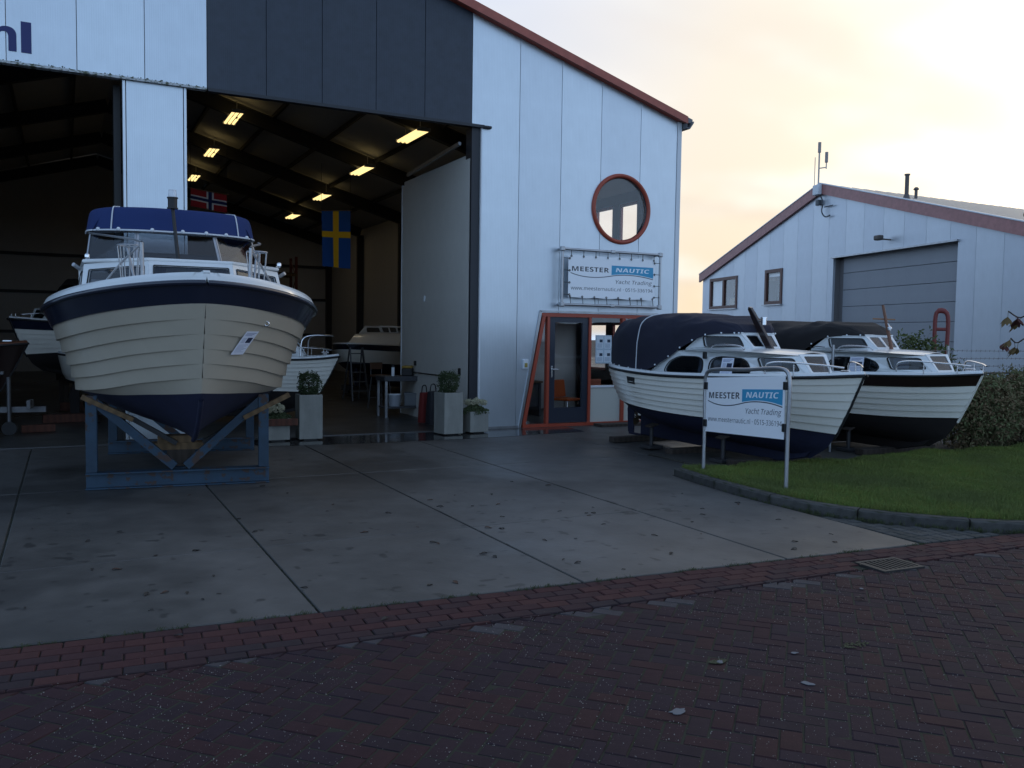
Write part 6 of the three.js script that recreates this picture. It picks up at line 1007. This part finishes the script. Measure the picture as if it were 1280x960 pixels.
{
  const q = gp(503, 520), b = thing('workbench', 'cluttered grey workbench beside the white partition', 'workbench', [q.x, 0.002, q.z], 0.0), q1 = gp(521, 526);
  obj('top', rb(1.0, 0.1, 0.6, 0.01, 0, 0.80, 0), std([0.05, 0.052, 0.058], 0.6), b); for (const [x, z] of [[-0.45, 0.25], [0.45, 0.25], [-0.45, -0.25], [0.45, -0.25]]) obj('leg', bx(0.05, 0.75, 0.05, x, 0.375, z), M.galv, b); obj('shelf', bx(0.9, 0.03, 0.5, 0, 0.2, 0), std([0.05, 0.052, 0.058], 0.6), b);
  const r = rng(6), put = (name, label, cat, dx, y, dz, parts) => { const t = thing(name, label, cat, [q.x + dx, 0.002 + y, q.z + dz], r() * 2); parts(t); };
  put('tool_case', 'yellow and black tool case on the workbench', 'tool case', 0.1, 0.852, 0.05, t => { obj('case', rb(0.34, 0.16, 0.22, 0.02, 0, 0.08, 0), M.black, t); obj('lid', rb(0.34, 0.05, 0.22, 0.02, 0, 0.185, 0), std([0.3, 0.18, 0.02], 0.5), t); });
  put('spray_can', 'small white spray can on the workbench', 'can', -0.25, 0.852, 0.1, t => { obj('body', rod([0, 0, 0], [0, 0.18, 0], 0.035, 12), M.whiteTrim, t); obj('cap', rod([0, 0.18, 0], [0, 0.23, 0], 0.028, 12), M.black, t); });
  put('cable_coil', 'loose dark cable coil on the workbench', 'cable', 0.35, 0.866, 0.12, t => obj('coil', [new THREE.TorusGeometry(0.12, 0.015, 6, 24).rotateX(1.57), new THREE.TorusGeometry(0.10, 0.014, 6, 24).rotateX(1.5).translate(0.01, 0.025, 0)], M.black, t));
  put('paint_tub', 'pale paint tub on the lower workbench shelf', 'tub', -0.2, 0.217, 0.05, t => { obj('tub', rod([0, 0, 0], [0, 0.24, 0], 0.12, 16, 0.14), std([0.3, 0.32, 0.35], 0.5), t); obj('lid', rod([0, 0.24, 0], [0, 0.26, 0], 0.145, 16), M.whiteTrim, t); });
  put('plastic_crate', 'grey plastic crate on the lower workbench shelf', 'crate', 0.2, 0.217, 0.03, t => { obj('box', rb(0.36, 0.26, 0.28, 0.02, 0, 0.13, 0), std([0.12, 0.13, 0.14], 0.6), t); obj('rim', rb(0.39, 0.04, 0.31, 0.01, 0, 0.26, 0), std([0.12, 0.13, 0.14], 0.6), t); });
  const bag = (label, px, py, col, w, h) => { const p = gp(px, py), t = thing('tool_bag', label, 'bag', [p.x, 0.003, p.z], 0.3); obj('body', grid((u, v) => { const a = u * 6.283, k = 1 - 0.25 * v * v + 0.08 * fbm(Math.cos(a) * 2, v * 3, Math.sin(a) * 2, 3), e = 0.5; return [Math.sign(Math.cos(a)) * Math.pow(Math.abs(Math.cos(a)), e) * w / 2 * k, v * h, Math.sign(Math.sin(a)) * Math.pow(Math.abs(Math.sin(a)), e) * w / 2.6 * k]; }, 28, 10), std(col, 0.8, { side: THREE.DoubleSide }), t); obj('top', rb(w * 0.72, 0.05, w * 0.5, 0.02, 0, h - 0.015, 0), std(col, 0.8), t); obj('strap', tube([[-w * 0.3, h - 0.02, 0], [-w * 0.15, h + 0.14, 0], [w * 0.15, h + 0.14, 0], [w * 0.3, h - 0.02, 0]], 0.012, 16, 5), M.black, t); };
  bag('red tool bag standing beside the workbench', 530, 528, [0.16, 0.015, 0.012], 0.22, 0.58); bag('black tool bag between the red bag and the tall planter', 541, 530, [0.014, 0.014, 0.018], 0.26, 0.62);
  const s0 = gp(475, 511), st = thing('bar_stool', 'steel framed bar stool left of the workbench', 'stool', [s0.x, 0.002, s0.z], 0.3); obj('seat', rb(0.36, 0.05, 0.34, 0.02, 0, 0.76, 0), std([0.1, 0.05, 0.03], 0.5), st); obj('backrest', rb(0.34, 0.16, 0.03, 0.01, 0, 0.98, -0.16), std([0.1, 0.05, 0.03], 0.5), st); for (const [x, z] of [[1, 1], [-1, 1], [1, -1], [-1, -1]]) obj('leg', rod([x * 0.14, 0.74, z * 0.14], [x * 0.2, 0, z * 0.2], 0.013), M.galvDull, st); obj('foot_ring', [rod([-0.18, 0.25, 0.18], [0.18, 0.25, 0.18], 0.01), rod([-0.18, 0.25, -0.18], [0.18, 0.25, -0.18], 0.01)], M.galvDull, st); for (const x of [-0.15, 0.15]) obj('back_post', rod([x, 0.78, -0.15], [x, 0.98, -0.16], 0.011), M.galvDull, st);
  const l0 = gp(446, 500), ld = thing('step_ladder', 'aluminium step ladder in the hall left of the stool', 'ladder', [l0.x, 0.002, l0.z], 0.1); for (const x of [-0.22, 0.22]) { obj('rail', beamBetween([x, 0, 0.25], [x * 0.75, 1.35, -0.05], 0.03, 0.06), M.galvDull, ld); obj('rear_rail', beamBetween([x, 0, -0.4], [x * 0.75, 1.32, -0.09], 0.025, 0.04), M.galvDull, ld); } for (let i = 1; i < 6; i++) obj('tread', bx(0.44 - i * 0.02, 0.025, 0.09, 0, i * 0.24, 0.25 - i * 0.053), M.galvDull, ld);
}
{
  const redSteel = std([0.14, 0.022, 0.016], 0.6);
  const mk = (x, z, label) => { const rk = thing('pallet_rack', label, 'rack', [x, 0.003, z], 0); for (const px of [0, 1.35, 2.7]) for (const pz of [0, -0.9]) obj('upright', iBeam([px, 0, pz], [px, 4.6, pz], 0.09, 0.09, 0.012, [0, 0, 1]), redSteel, rk); for (const px of [0, 1.35, 2.7]) for (let i = 0; i < 6; i++) obj('lattice', rod([px, 0.3 + i * 0.7, i % 2 ? 0 : -0.9], [px, 1.0 + i * 0.7, i % 2 ? -0.9 : 0], 0.018, 6), redSteel, rk); for (const y of [1.3, 2.6, 3.9]) { for (const pz of [0, -0.9]) obj('beam', bx(2.7, 0.1, 0.05, 1.35, y, pz + (pz ? -0.07 : 0.07)), M.timber, rk); obj('shelf_board', bx(2.6, 0.03, 0.9, 1.35, y + 0.07, -0.45), M.timberOld, rk); } };
  mk(5.2, -33.6, 'red pallet rack against the back of the hall behind the blue flag'); mk(1.6, -36.5, 'red pallet rack at the rear left, behind the cruiser canopy');
  const ml = thing('leaning_mast', 'long pale mast laid across the rear racks', 'mast', [0, 0, 0]); obj('spar', rod([4.2, 2.75, -33.1], [8.6, 2.74, -33.1], 0.05, 10), std([0.3, 0.29, 0.27], 0.5), ml); obj('sail_track', bx(4.3, 0.02, 0.02, 6.4, 2.8, -33.1), M.galv, ml);
}

renderer.render(scene, camera);
